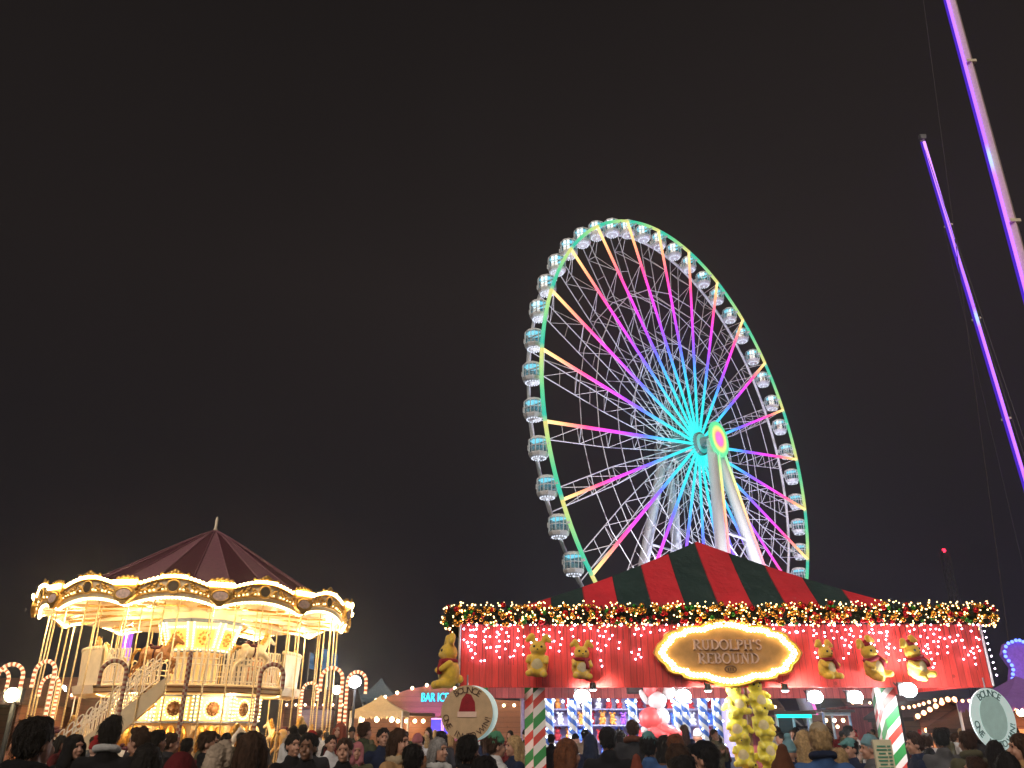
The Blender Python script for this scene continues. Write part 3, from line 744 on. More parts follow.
hmats = [M['ivory'], M['horse_gold'], M['horse_bay'], M['ivory']]
HS = [(4.55, S0+7.5+30*i, 1.25+.25*math.sin(i*2.1)) for i in range(12)] + [(3.3, 5+i*360/14, 3.85+.15*math.sin(i*1.7)) for i in range(1, 14, 2)]
for i, (r_, a, z) in enumerate(HS):
    h_ = link('horse', horse_me, car, pol(r_, a, z), (0, 0, R(a))); setmat(h_, hmats[i % 4])
    link('mane', mane_me, h_); link('saddle', saddle_me, h_)
# the carousel's own lamps under the ceiling and deck
for i in range(6):
    lamp('carousel_lamp', 'POINT', pol(2.4, 20+i*60, 5.0), 75, (1,.70,.34), .12, parent=car)
    lamp('rim_lamp', 'POINT', pol(4.55, 5+i*60, 5.0), 75, (1,.70,.36), .12, parent=car); lamp('rim_lamp', 'POINT', pol(4.55, 35+i*60, 5.0), 75, (1,.70,.36), .12, parent=car)
    lamp('carousel_deck_lamp', 'POINT', pol(2.95, 25+i*60, 2.5), 130, (1,.66,.30), .1, parent=car)

# ================================================================== STRIPED GAME STALL
SX0, SX1, SY0, SY1, SZ0, SZ1 = -.862, 7.95, 14.0, 18.0, 2.354, 3.344
scx, scy = (SX0+SX1)/2, (SY0+SY1)/2; W2, D2 = (SX1-SX0)/2, (SY1-SY0)/2
stall = thing('game_stall', 'red plank game stall with red and dark green striped pyramid roof, front right', 'stall', (scx, scy, 0))
f = MB().box((0,-D2+.03,(SZ0+SZ1)/2), (2*W2,.06,SZ1-SZ0)); f.box((0,-D2+.03,SZ0-.012),(2*W2+.02,.075,.024)); f.build('front_fascia', M['red_planks'], stall)
for s in (-1,1): MB().box((s*(W2-.03),.03,(SZ0+SZ1)/2), (.058,2*D2-.12,SZ1-SZ0)).build('side_fascia', M['red_planks'], stall)
MB().box((0,D2-.03,(SZ0+SZ1)/2-.03), (2*W2-.13,.06,SZ1-SZ0+.06)).build('rear_fascia', M['pink_planks'], stall)
rfm = NG('striped_canvas', .7)
t = rfm.math('MODULO', rfm.math('ADD', rfm.math('DIVIDE', rfm.math('SUBTRACT', rfm.x, 3.10-scx), 1.2), 40), 1.0)
cv = rfm.noise(.9, 7); k = rfm.math('ADD', rfm.math('MULTIPLY', cv, .9), .55)
tt = rfm.math('FRACT', rfm.math('MULTIPLY', t, 2)); k = rfm.math('MULTIPLY', k, rfm.math('SUBTRACT', 1.0, rfm.math('MULTIPLY', rfm.math('LESS_THAN', tt, .035), .45)))
rfm.base(rfm.mix(1.0, rfm.ramp(t, [(0,(.012,.035,.032)),(.5,(.62,.022,.035))], 'CONSTANT'), k, 'MULTIPLY')); rfm.bump(rfm.noise(2.4, 5), .9, .09)
ap = Vector((3.76-scx, 0, 5.19)); cs = [Vector((-W2-.02,-D2+.07,SZ1+.01)), Vector((W2+.02,-D2+.07,SZ1+.01)), Vector((W2+.02,D2,SZ1+.01)), Vector((-W2-.02,D2,SZ1+.01))]
rf_ = MB(); NR = 30
for i in range(4):
    a, b = cs[i], cs[(i+1) % 4]
    rows = []
    for j in range(NR):
        v = j/NR; l, r_ = a.lerp(ap, v), b.lerp(ap, v); sag = -.10*math.sin(PI*v)
        rows.append([l.lerp(r_, u/NR)+Vector((0,0,sag+(.022*math.cos(2*PI*(l.lerp(r_, u/NR).x-3.1+scx)/.6)+.03*noise.noise(Vector((u*.35,j*.3,i*7.1))))*math.sin(PI*u/NR)*(1-v))) for u in range(NR+1)])
    for j in range(NR-1):
        for u in range(NR): rf_.poly([rows[j][u], rows[j][u+1], rows[j+1][u+1], rows[j+1][u]])
    for u in range(NR): rf_.poly([rows[-1][u], rows[-1][u+1], ap])
rf_.build('roof', rfm.m, stall, True)
ceil_m = mat('stall_ceiling', (.35,.08,.07), .7, var=.2)
bmx = MB()
for x in range(-4, 5): bmx.box((x*1.0, 0, SZ1-.12), (.08, 2*D2-.14, .14))
bmx.box((0,-.7,SZ1-.30),(2*W2-.14,.1,.2)); bmx.build('rafter', ceil_m, stall)
ct = MB().box((0,-D2+.16,.5),(2*W2-1.2,.1,1.0)); ct.box((0,-D2+.18,1.02),(2*W2-1.1,.42,.05)); ct.build('counter', M['red_planks'], stall)
# candy striped posts
ps = NG('post_stripes', .45)
t = ps.math('MODULO', ps.math('ADD', ps.math('DIVIDE', ps.math('ADD', ps.z, ps.math('MULTIPLY', ps.math('SUBTRACT', ps.y, ps.x), .9)), .56), 40), 1)
ps.base(ps.ramp(t, [(0,(.04,.28,.07)),(.30,(.78,.76,.72)),(.56,(.6,.07,.05)),(.80,(.78,.76,.72))], 'CONSTANT'))
def post(x, y, wd):
    p = MB().box((0,0,SZ0/2+.1),(wd,wd,SZ0+.2)); p.build('post', ps.m, stall, loc=(x-scx, y-scy, 0))
post(.45,14.18,.20); post(.295,14.6,.16); post(6.25,14.2,.24); post(7.6,17.6,.2); post(-.6,17.6,.2)
for s in (-1,1): MB().rod((s*(W2+.02),-D2-.02,SZ1),(s*(W2+.02),-D2-.02,SZ0), .018, 8).build('corner_trim', M['white_steel'], stall)
# stall flood lights
for i, (px, py, D, cat_) in enumerate(((582,696,15.2,'third post'),(683,696,15.2,''),(815,697,15.4,''),(855,697,15.6,''),(908,690,13.75,''))):
    p = at(px, py, D)
    lab = ['leftmost white floodlight under the stall edge, near the two striped posts','white floodlight under the stall left of the yellow toy bunch','white floodlight just right of the yellow toy bunch','white floodlight under the stall left of the right striped post','brightest white floodlight at the stall edge right of the striped post'][i]
    l = thing('floodlight', lab, 'floodlight', p, 0, 'white floodlights of the game stall')
    b = MB().box((0,.07,.02),(.26,.07,.2)); b.rod((-.1,.08,.02),(-.1,.25,.12),.012,6); b.rod((.1,.08,.02),(.1,.25,.12),.012,6); b.build('housing', M['black'], l)
    MB().ell((0,-.02,.0),(.14,.05,.11),14,8).build('lens', M['flood'], l, True)
    lamp('floodlight_lamp', 'POINT', (0,-.2,-.06), 75, (.92,.96,1.0), .08, parent=l)
sp_ = at(640, 689, 15.3); s_ = thing('loudspeaker', 'small black loudspeaker box hanging under the stall roof left of the balloons', 'speaker', sp_)
MB().box((0,0,.0),(.46,.22,.16)).build('cabinet', M['black'], s_); MB().box((0,-.115,0),(.42,.012,.12)).build('grille', M['dark_steel'], s_); MB().rod((0,0,.08),(0,0,.9),.015,6).build('bracket', M['dark_steel'], s_)

# garland along the eaves
gpath = [Vector((SX0-.12, 16.2, 3.47)), Vector((SX0-.14, 13.95, 3.47)), Vector((SX1+.16, 13.9, 3.50)), Vector((SX1+.16, 16.2, 3.50))]
glen = [(gpath[i+1]-gpath[i]).length for i in range(3)]; GT = sum(glen)
def gp(s):
    for i in range(3):
        if s <= glen[i] or i == 2: return gpath[i].lerp(gpath[i+1], min(1, s/glen[i])), (gpath[i+1]-gpath[i]).normalized()
        s -= glen[i]
gar = thing('garland', 'thick fir garland of baubles and warm lights along the stall eaves', 'garland', (scx, 13.9, 3.3))
off = Vector((scx, 13.9, 3.3)); nd = MB()
core = MB().tube([p-off for p in gpath], .07, 6); nd.add(core)
for i in range(6500):
    p, d = gp(rnd.uniform(0, GT)); a = rnd.uniform(0, 2*PI); side = d.cross(Vector((0,0,1))).normalized()
    dirv = (side*math.cos(a) + Vector((0,0,1))*math.sin(a) + d*rnd.uniform(-.5,.5)).normalized(); L = rnd.uniform(.08,.16)
    b = p + dirv*rnd.uniform(.02,.05) - off; tip = b + dirv*L; s2 = dirv.orthogonal().normalized()*.014
    nd.poly([b-s2, b+s2, tip+s2*.3, tip-s2*.3]); s3 = dirv.cross(s2).normalized()*.014; nd.poly([b-s3, b+s3, tip+s3*.3, tip-s3*.3])
nd.build('foliage', M['needles'], gar)
bb = {}
for kname in ('red','gold','green'):
    m_ = MB().ell((0,0,0), 1, 14, 10); m_.rod((0,0,.95),(0,0,1.12),.16,8); bb[kname] = m_.mesh('bauble', M['bauble_'+kname], True)
allb = []
for i in range(440):
    p, d = gp(rnd.uniform(.3 if i % 9 == 0 else glen[0]-.25, GT-glen[2]+(.3 if i % 9 else 1.5)))
    a = R(rnd.uniform(-60, 62)); side = d.cross(Vector((0,0,1))).normalized()
    q = p + (side*math.cos(a)+Vector((0,0,1))*math.sin(a))*rnd.uniform(.14,.20) - off
    allb.append((q, rnd.uniform(.026,.050), rnd.choice(['red','gold','gold','gold','gold','green','red'])))
allb.sort(key=lambda t: -t[1])
rest = MB()
for i, (q, r_, c) in enumerate(allb):
    if i < 100:
        o = link('bauble', bb[c], gar, q, (rnd.uniform(-.5,.5), rnd.uniform(-.5,.5), 0)); o.scale = (r_,)*3
    else: rest.ell(q, r_, 12, 8, {'red':0,'gold':1,'green':2}[c])
rest.build('small_baubles', [M['bauble_red'], M['bauble_gold'], M['bauble_green']], gar, True)['kind'] = 'stuff'
gb = MB(); gbm = MB().ico((0,0,0), .015).mesh('bulb', M['garland_bulb'])
for i in range(720):
    p, d = gp(rnd.uniform(glen[0]-1.2, GT-glen[2]+1.0)); a = R(rnd.uniform(-75, 80)); side = d.cross(Vector((0,0,1))).normalized()
    q = p + (side*math.cos(a)+Vector((0,0,1))*math.sin(a))*rnd.uniform(.17,.24) - off
    if i < 100: link('bulb', gbm, gar, q)
    else: gb.ico(q, rnd.uniform(.009,.014))
gb.build('small_bulbs', M['garland_bulb'], gar)['kind'] = 'stuff'
# icicle lights over the fascia
ic = thing('icicle_lights', 'strings of white icicle lights hanging over the red fascia boards', 'fairy lights', (scx, 13.95, 3.3))
off = Vector((scx, 13.95, 3.3)); wr = MB(); ib = MB(); ibm = MB().ico((0,0,0), .0145).mesh('bulb', M['icicle_bulb']); cnt = 0
x = SX0+.05; spots = []
while x < SX1-.02:
    u = (x-SX0)/(SX1-SX0); sign = 2.25 < x < 5.0
    dens = .5+.5*math.sin(x*4.3+1)*math.sin(x*1.7); Ln = rnd.uniform(.22,.52)+.55*max(0,dens)*rnd.random()
    if sign: Ln = min(Ln, .16)
    if u > .93: Ln = rnd.uniform(.3,.85)
    wr.rod(Vector((x,13.945,3.34))-off, Vector((x,13.945,3.34-Ln))-off, .004, 4)
    z = 3.32
    while z > 3.34-Ln:
        if rnd.random() < .62: spots.append(Vector((x+rnd.uniform(-.03,.03), 13.935, z)))
        z -= rnd.uniform(.06,.13)
    x += rnd.uniform(.05,.12)
for z in range(9): spots.append(Vector((SX1+.06+.005*z, 13.96, 3.32-.1*z)))
rnd.shuffle(spots)
for i, s_ in enumerate(spots):
    if i < 100:
        o = link('bulb', ibm, ic, s_-off)
        if rnd.random() < .2: o.scale = (1.45,)*3
    else: ib.ico(s_-off, .0135)
if ib.v: ib.build('small_bulbs', M['icicle_bulb'], ic)['kind'] = 'stuff'
wr.rod(Vector((SX0,13.945,3.335))-off, Vector((SX1,13.945,3.335))-off, .006, 4); wr.build('wire', M['wire'], ic)

# stall sign
p = at(727, 653, 13.93); sg = thing('stall_sign', "scalloped wooden stall sign lettered RUDOLPH'S REBOUND, ringed by glowing bulbs", 'sign', p)
half = [(-1.23,0),(-1.15,.13),(-1.06,.20),(-1.02,.29),(-.92,.335),(-.80,.345),(-.76,.405),(-.62,.43),(-.42,.43),(-.34,.475),(-.17,.52),(0,.54)]
up_ = half + [(-x, z) for x, z in half[-2::-1]]; outl = up_ + [(x, -z*.98) for x, z in up_[-2:0:-1]]
MB().prism(outl, -.05, .03).build('board', M['sign_wood'], sg)
MB().tube([(x, -.05, z) for x, z in outl], .024, 6, closed=True).build('border', M['gold'], sg, True)
bl = BS(); seg = [Vector((x, 0, z)) for x, z in outl]; per = 0
for row, sc in ((0, .90), (1, .83)):
    pts = [Vector((q.x*(1-(1-sc)*.75), -.085, q.z*(sc-.02))) for q in seg]; acc = 0
    for i in range(len(pts)):
        a, b = pts[i], pts[(i+1) % len(pts)]; L = (b-a).length
        while acc < L: bl.ico(a.lerp(b, acc/L), .026); acc += .062
        acc -= L
bl.build('bulb_row', M['sign_bulb'], sg)
w1 = serif_word("RUDOLPH'S", .165, .03); w2 = serif_word("REBOUND", .165, .03); le = MB()
le.add(w1, Matrix.Translation((-.0,-.052,.045))); le.add(w2, Matrix.Translation((0,-.052,-.17))); le.build('lettering', M['sign_letter'], sg)
em = MB().tube([(.095*math.cos(2*PI*i/24)+.02,-.056,.055*math.sin(2*PI*i/24)-.26) for i in range(24)], .012, 5, closed=True)
for x in (-.04,0,.04): em.box((.02+x,-.056,-.26),(.02,.012,.05))
em.build('emblem', M['brown_wood'], sg)

# plush toys: plain floppy eared rabbits
pb = MB()
pb.ell((0,0,.28), (.24,.19,.29), 16, 12); pb.ell((0,-.02,.18), (.22,.19,.19), 14, 10); pb.ell((0,-.03,.64), (.195,.175,.175), 16, 12)
for s in (-1,1):
    pb.cap((s*.08,0,.76),(s*.16,.0,.93), .055,.075); pb.cap((s*.16,0,.93),(s*.25,-.02,.83), .072,.06); pb.cap((s*.19,-.04,.44),(s*.21,-.2,.33), .065,.055)
    pb.cap((s*.12,-.06,.09),(s*.17,-.25,.06), .09,.08)
pb.ell((0,-.17,.60), (.085,.06,.06), 10, 8); pb.ell((0,.2,.16), .08, 10, 8)
plush_me = fused('plush_toy', pb, .022, 3, mat=M['plush_yellow'])
EYE = [MB().ell((s*.08,-.172,.68), .030, 8, 6).mesh('eye', M['black'], True) for s in (-1,1)]; nose_me = MB().ell((0,-.232,.615), (.022,.014,.016), 8, 6).mesh('nose', M['black'], True)
sc_ = MB().tube([(.17*math.cos(2*PI*i/18), -.03+.14*math.sin(2*PI*i/18), .48) for i in range(18)], .05, 7, closed=True); sc_.tube([(.08,-.17,.47),(.12,-.22,.36),(.13,-.22,.24)], [.05,.045,.05], 7); scarf_me = sc_.mesh('scarf', M['scarf_red'], True)
bonnet = MB().ell((0,-.02,.80), (.11,.11,.07), 12, 8); bonnet.ell((0,-.02,.88), .045, 8, 6); bonnet_me = bonnet.mesh('bonnet', M['scarf_red'], True)
belly_me = MB().ell((0,-.10,.25),(.15,.12,.19),14,10).mesh('belly_patch', mat('cream_plush', (.72,.60,.34), .9, var=.1, bump=.8, bscale=120), True)
def plush(p, h, rx, ry, rz, label, group, m='plush_yellow', scarf=True, hat=False):
    o = link('plush_toy', plush_me, None, p, (rx, ry, rz)); o.scale = (h*1.12, h*1.05, h*1.04); setmat(o, M[m])
    tag(o, label, 'plush toy', group); [link('eye', q, o) for q in EYE]; link('nose', nose_me, o)
    link('belly_patch', belly_me, o)
    if scarf: link('scarf', scarf_me, o)
    if hat: link('bonnet', bonnet_me, o)
    return o
FA = [(537,677,.66,.06,-.1,'yellow plush toy on the fascia, first from its left end, upright, no hat',0),(581,679,.60,.05,.1,'yellow plush toy second from the left end of the fascia, near two striped posts below',0),
      (829,679,.60,-.04,.5,'yellow plush toy on the fascia just right of the lettered sign',0),(878,679,.66,-.32,.5,'tilted yellow plush toy in a red hat, between two others right of the sign',1),(921,679,.66,-.28,.5,'tilted yellow plush toy in a red hat, the last one towards the right fascia end',1)]
for px, py, h, tl, rz, lab, hat in FA:
    plush(at(px, py, 13.78), h, 0, tl, rz, lab, 'plush toys fixed to the fascia', scarf=hat or px > 570, hat=hat)
plush(at(449, 688, 13.85), .82, 0, .0, R(-75), 'big yellow plush toy clinging to the left corner of the stall', 'plush toys fixed to the fascia')
q = 0
rows = ['just under the fascia','in the second row down','in the third row down','at the bottom']
for r_ in range(5):
    for c in range(2):
        p = Vector((3.74+.36*c+rnd.uniform(-.02,.02), 14.05+rnd.uniform(-.03,.03), 1.90-.38*r_+.06*c))
        if r_ < 4: plush(p, .60, R(-4), rnd.uniform(-.2,.2), rnd.uniform(-.5,.7), 'lemon yellow plush toy of the hanging bunch, %s, %s side' % (rows[r_], ('left','right')[c]), 'bunch of lemon yellow plush toys', 'plush_lemon', False)
rope = tag(MB().rod((3.92,14.22,.5),(3.92,14.22,3.0), .03, 8).build('hanging_rope', M['brown_wood']), 'brown rope running through the bunch of lemon yellow plush toys', 'rope')

for i, (px, py) in enumerate(((593,689),(708,690),(785,690))):
    p = at(px, py, 13.75); t = thing('downlight', ['small white downlight on the fascia edge near the two striped posts','small white downlight on the fascia edge left of the lemon yellow bunch','small white downlight on the fascia edge right of the lemon yellow bunch'][i], 'downlight', p, 0, 'small downlights of the game stall')
    MB().lathe([(0,.10),(.05,.09),(.06,.02),(.075,-.01)], 14).build('housing', M['black'], t); MB().ell((0,0,-.005),(.062,.062,.03),12,8).build('lens', M['cool_bulb'], t, True)
    MB().rod((0,0,.08),(0,.24,.12),.012,6).build('arm', M['black'], t)
    lamp('downlight_lamp','SPOT',(0,-.05,-.05),150,(1,.96,.9),.05,(p.x,13.95,.2),R(120),t)
# round game signs
def disc_sign(p, rad, rz, face, name, label, white):
    t = thing('round_sign', label, 'sign', p, rz, 'round signs at the stall corners')
    MB().rod((0,-.012,0),(0,.012,0), rad, 48).build('board', face, t)
    mb = MB(); ink = mat('sign_ink_'+name, (.07,.025,.012) if not white else (.10,.20,.19), .6, var=0)
    arc_text(mb, 'ONE IN TO WIN!', rad*.80, 118 if 1 else 0, 118, .01, -.02, False) if False else None
    s = 'ONE IN TO WIN!'; n = len(s)
    for i, ch in enumerate(s):
        if ch == ' ': continue
        a = R(-78 + 156*i/(n-1)); tmb = text_mb(ch, rad*.31, .004)
        mb.add(tmb, Matrix.Rotation(-a, 4, 'Y') @ Matrix.Translation((0,-.018,-rad*.83)) @ UPRIGHT)
    s = 'BOUNCE'; n = len(s)
    for i, ch in enumerate(s):
        a = R(-32 + 64*i/(n-1)); tmb = text_mb(ch, rad*.33, .004)
        mb.add(tmb, Matrix.Rotation(a, 4, 'Y') @ Matrix.Translation((0,-.018,rad*.82)) @ UPRIGHT)
    mb.build('lettering', ink, t)
    MB().rod((0,.02,rad*.9),(0,.02,rad+.16), .012, 6).build('hanger', M['grey_steel'], t)
    return t
t = disc_sign(at(467,713,13.55), .41, R(4), M['disc_tan'], 'tan', 'round tan sign lettered ONE IN TO WIN at the left stall corner', False)
MB().rod((.085,.06,-.0),(.085,.08,-.0), .41, 48).build('back_board', M['disc_white'], t)
hp = MB().prism([(-.13,.02),(.13,.02),(.12,.16),(.06,.27),(-.02,.29),(-.09,.2)],-.022,-.0125); hp.build('painted_hat', M['scarf_red'], t); MB().prism([(-.15,-.06),(.15,-.06),(.15,.02),(-.15,.02)],-.024,-.0125).build('painted_hat_band', M['sign_letter'], t)
t['label'] = 'round tan sign lettered ONE IN TO WIN at the left stall corner'
t = disc_sign(at(993,719,13.7), .46, R(19), M['disc_white'], 'white', 'pale turned round sign lettered ONE IN TO WIN at the right stall corner', True)
MB().prism([(.27*math.cos(2*PI*i/32), .33*math.sin(2*PI*i/32)+.02) for i in range(32)], -.02, -.0125).build('oval', mat('oval_paint', (.42,.58,.55), .6, var=.08, emit=(.4,.75,.72), es=.12), t)
# price board by the right post
p = at(886, 768, 8.0); t = thing('price_board', 'narrow cream price board standing in front of the right striped post', 'sign', (p.x, p.y, 0), R(8))
MB().box((0,0,1.18),(.18,.02,.86)).build('board', mat('price_card', (.72,.66,.45), .6, var=.1), t)
ln = MB()
for i in range(9): ln.box((-.02,-.014,1.555-.03*i),(.085+.02*math.sin(i*2.3),.006,.013)); ln.box((.055,-.014,1.555-.03*i),(.03,.006,.013))
ln.build('lines', mat('board_ink_green', (.08,.28,.18), .6, var=0), t); MB().rod((0,.03,0),(0,.03,1.2),.02,8).build('stake', M['brown_wood'], t)
# white and red inflatable hanging inside
p = at(657, 702, 15.0); t = thing('inflatable_toy', 'white and red inflatable figure hanging inside the stall left of the yellow bunch', 'inflatable', p)
M['vinyl_white'] = mat('white_vinyl', (.45,.5,.54), .4, var=.03); M['vinyl_red'] = mat('red_vinyl', (.6,.09,.10), .4, var=.05)
t.scale = (.82,)*3; wv = MB().ell((0,0,.03),(.20,.18,.19),18,12); wv.ell((.06,.03,-.30),(.19,.17,.2),18,12); wv.ell((.27,.02,.20),(.13,.11,.16),14,10,M=Matrix.Rotation(.5,3,'Y')); wv.ell((-.27,.02,.1),(.07,.06,.17),12,8,M=Matrix.Rotation(-.5,3,'Y')); wv.ell((-.30,-.05,-.55),(.09,.08,.09),12,8)
wv.build('white_balloons', M['vinyl_white'], t, True)
rv = MB().ell((-.16,-.03,-.34),(.26,.19,.24),18,12); rv.ell((-.12,0,.28),(.16,.12,.2),14,10); rv.cap((.0,-.06,-.5),(.38,-.1,-.62),.13,.09); rv.cap((-.15,-.08,-.55),(.2,-.12,-.72),.12,.09); rv.build('red_body', M['vinyl_red'], t, True)
MB().rod((0,0,.2),(0,0,1.3),.008,5).build('cord', M['wire'], t)

# ================================================================== PRIZE STALL BEHIND
pz = thing('prize_stall', 'brightly lit prize stall with blue and white striped columns behind the game stall', 'stall', (3.3, 25, 0))
M['stall_white'] = mat('stall_white', (.65,.68,.75), .6, var=.1)
b = MB().box((0,1.5,1.4),(6.0,.08,2.8)); b.box((-3,.3,1.4),(.08,2.4,2.8)); b.box((3,.3,1.4),(.08,2.4,2.8)); b.build('wall', mat('prize_wall', (.34,.28,.45), .7, var=.2), pz)
MB().box((0,.2,2.86),(6.4,3.2,.1)).build('roof', M['pink_planks'], pz)
for z in (.9,1.35,1.8,2.25): MB().box((0,1.2,z),(5.9,.5,.04)).build('shelf', mat('shelf_paint', (.22,.2,.32), .6), pz)
MB().box((0,-1.3,.5),(6.0,.1,1.0)).build('counter', M['blue_trim'], pz)
cg = NG('column_stripes', .4); t_ = cg.math('MODULO', cg.math('ADD', cg.math('DIVIDE', cg.math('ADD', cg.z, cg.math('MULTIPLY', cg.math('ARCTAN2', cg.y, cg.x), .09)), .28), 40), 1)
cg.base(cg.ramp(t_, [(0,(.05,.16,.62)),(.5,(.75,.78,.82))], 'CONSTANT')); 
colm = MB().rod((0,0,0),(0,0,2.8), .125, 16).mesh('column', cg.m, True)
for px in (549,572,587,632,677,684,702,716):
    X = (px-512)/FPX/1.078*23.75; link('column', colm, pz, (X-3.3, -1.25, 0))
prz = [M['scarf_red'], mat('prize_white',(.7,.7,.72),.8), mat('prize_red',(.6,.04,.04),.8), mat('prize_blue',(.06,.15,.6),.8), mat('prize_orange',(.7,.25,.04),.8), mat('prize_violet',(.3,.08,.5),.8)]
prn = ['dark red','white','red','blue','orange','violet']
for zi, z in enumerate((.92,1.37,1.82,2.27)):
    x = -2.75
    while x < 2.8:
        k = rnd.choice([1,2,2,2,3,4,5,0])
        o = link('plush_prize', plush_me, None, (3.3+x, 26.15, z), (0,0,rnd.uniform(-.4,.4))); o.scale = (rnd.uniform(.34,.42),)*3; setmat(o, prz[k])
        tag(o, prn[k]+' plush prize sitting on a shelf of the prize stall behind', 'plush prize', 'plush prizes on the shelves'); x += rnd.uniform(.26,.36)
bl = BS()
for i in range(24): bl.ell((-2.9+i*.252,-1.42,2.42+.03*math.sin(i)), .035, 8, 6)
for px in (549,572,587,632,677,684,702,716):
    X = (px-512)/FPX/1.078*23.75-3.3
    for k in range(7): bl.ell((X+.14*math.sin(k*1.9), -1.25-.14*abs(math.cos(k*1.9)), 1.1+.2*k), .020, 6, 4)
bl.build('bulb_row', M['cool_bulb'], pz)
for x in (-1.8, 0, 1.8): lamp('prize_stall_lamp', 'AREA', (x, -.6, 2.75), 150, (.85,.92,1.0), .7, (5.1+x*0, 24, 0) if 0 else None, parent=pz)

# ================================================================== CANDY CANES ROUND THE CAROUSEL
M['cane_red'] = mat('cane_red', (.5,.09,.05), .5, var=.1, emit=(1,.34,.12), es=.45); M['cane_white'] = mat('cane_white', (.7,.55,.42), .5, var=.1, emit=(1,.66,.36), es=1.4)
M['cane_backlit'] = mat('cane_backlit_red', (.30,.08,.05), .5, var=.1); M['cane_backlit_white'] = mat('cane_backlit_white', (.52,.38,.26), .5, var=.1)  # stripes darkened in colour for canes standing backlit before the carousel
def cane(px, py, flip, label, lit=True, rz=None, z=3.15, rad=.27):
    s_ = (at(px, py, 1).z-CAMH); D = (z-CAMH)/s_; p = at(px, py, D)
    t = thing('candy_cane', label, 'candy cane', (p.x-flip*rad, D, 0), rnd.uniform(-.3,.3) if rz is None else rz, 'candy cane lamps round the carousel')
    path = [(0,0,z*.02*i*1.0) for i in range(0)]; N = 52
    path = [(0,0,(z-rad)*i/N) for i in range(N+1)] + [(flip*rad*(1-math.cos(PI*j/16)),0,z-rad+rad*math.sin(PI*j/16)) for j in range(1,17)] + [(flip*2*rad,0,z-rad-.06*j) for j in range(1,6)]
    mb = MB().tube(path, .046, 8, mfun=lambda i, k: (i + k//4) % 2)
    mb.build('cane', [M['cane_red'], M['cane_white']] if lit else [M['cane_backlit'], M['cane_backlit_white']], t, True)
    MB().lathe([(0,0),(.2,0),(.2,.04),(.07,.1),(.055,.14)], 16).build('base', M['dark_steel'], t)
CN = [(12,664,1,'striped candy cane leaning into the left picture edge, behind the tallest dark head'),(1,669,1,'striped candy cane cut off by the left picture edge'),(46,661,-1,'tall striped candy cane left of the carousel staircase'),(52,676,-1,'smaller striped candy cane seen through the crook of the tall one, left of the carousel'),
      (117,661,-1,'backlit striped candy cane standing against the carousel staircase',False),(204,652,1,'backlit striped candy cane standing before the middle of the carousel',False,R(110)),(273,664,1,'striped candy cane in front of the right part of the carousel deck',False),(311,683,1,'short looking striped candy cane seen between brass poles right of the carousel'),
      (333,668,-1,'bright striped candy cane right of the carousel, left of the white floodlight'),(358,672,1,'bright striped candy cane hooked around the white floodlight beside the cream marquee')]
for c in CN: cane(*c)

# ================================================================== BACKGROUND LEFT
def bulbs_line(mb, pts, gap, r, sag=0):
    for a, b in zip(pts[:-1], pts[1:]):
        a, b = Vector(a), Vector(b); n = max(1, int((b-a).length/gap))
        for i in range(n):
            t = (i+.5)/n; p = a.lerp(b, t); p.z -= sag*4*t*(1-t); mb.ell(p, r, 8, 6)
D = 40; hall = thing('bar_hall', 'brown boarded bar hall with curved bulb-lit gable and blue neon BAR ICE letters', 'building', (-2, D, 0))
prof = [at(x, y, D) for x, y in ((352,712),(372,702),(390,696),(405,690.5),(420,687),(434,684.5),(448,686.5),(462,691),(480,697),(500,700),(545,702))]
ol = [(p.x+2, p.z) for p in prof] + [(prof[-1].x+2, 0), (prof[0].x+2, 0)]
MB().prism(ol, 0, .3).build('wall', M['brown_planks'], hall)
b = MB().prism([(p.x+2, p.z-.03) for p in prof]+[(p.x+2, p.z-.9) for p in prof[::-1]], .3, 9); b.build('roof', M['dark_planks'], hall)
bl = BS(); bulbs_line(bl, [(p.x+2,-.1,p.z+.02) for p in prof[1:9]], .42, .075); bl.build('bulb_row', M['string_bulb'], hall)
bl = BS(); bulbs_line(bl, [at(478,706,D)-Vector((2-4,D,0))+Vector((0,-.2,0)), at(540,705,D)-Vector((-2,D,0))+Vector((0,-.2,0))], .42, .07); bl.build('bulb_row', M['string_bulb'], hall)
p = at(421, 698, D); tx = text_mb('BAR ICE', .52, .03, 'LEFT'); nb = MB().add(tx, Matrix.Translation((p.x+2,-.12,p.z)) @ Matrix.Diagonal((.70,1,1.05,1)) @ UPRIGHT); nb.add(tx, Matrix.Translation((p.x+2.025,-.121,p.z+.012)) @ Matrix.Diagonal((.70,1,1.05,1)) @ UPRIGHT); nb.build('neon_letters', M['cyan_neon'], hall)
wn = mat('blue_lit_window', (.05,.06,.2), .2, emit=(.08,.14,.9), es=.5); 
for px in (424, 436, 449):
    wfm = MB(); wpm = MB(); p = at(px, 727, D); wpm.box((p.x+2,-.03,p.z),(.45,.04,.62)); 
    for dx in (-.28,.28): wfm.box((p.x+2+dx,-.05,p.z),(.07,.06,.75))
    for dz in (-.35,.35): wfm.box((p.x+2,-.055,p.z+dz),(.62,.05,.06))
    wfm.build('frame', M['white_steel'], wpm.build('window', wn, hall))

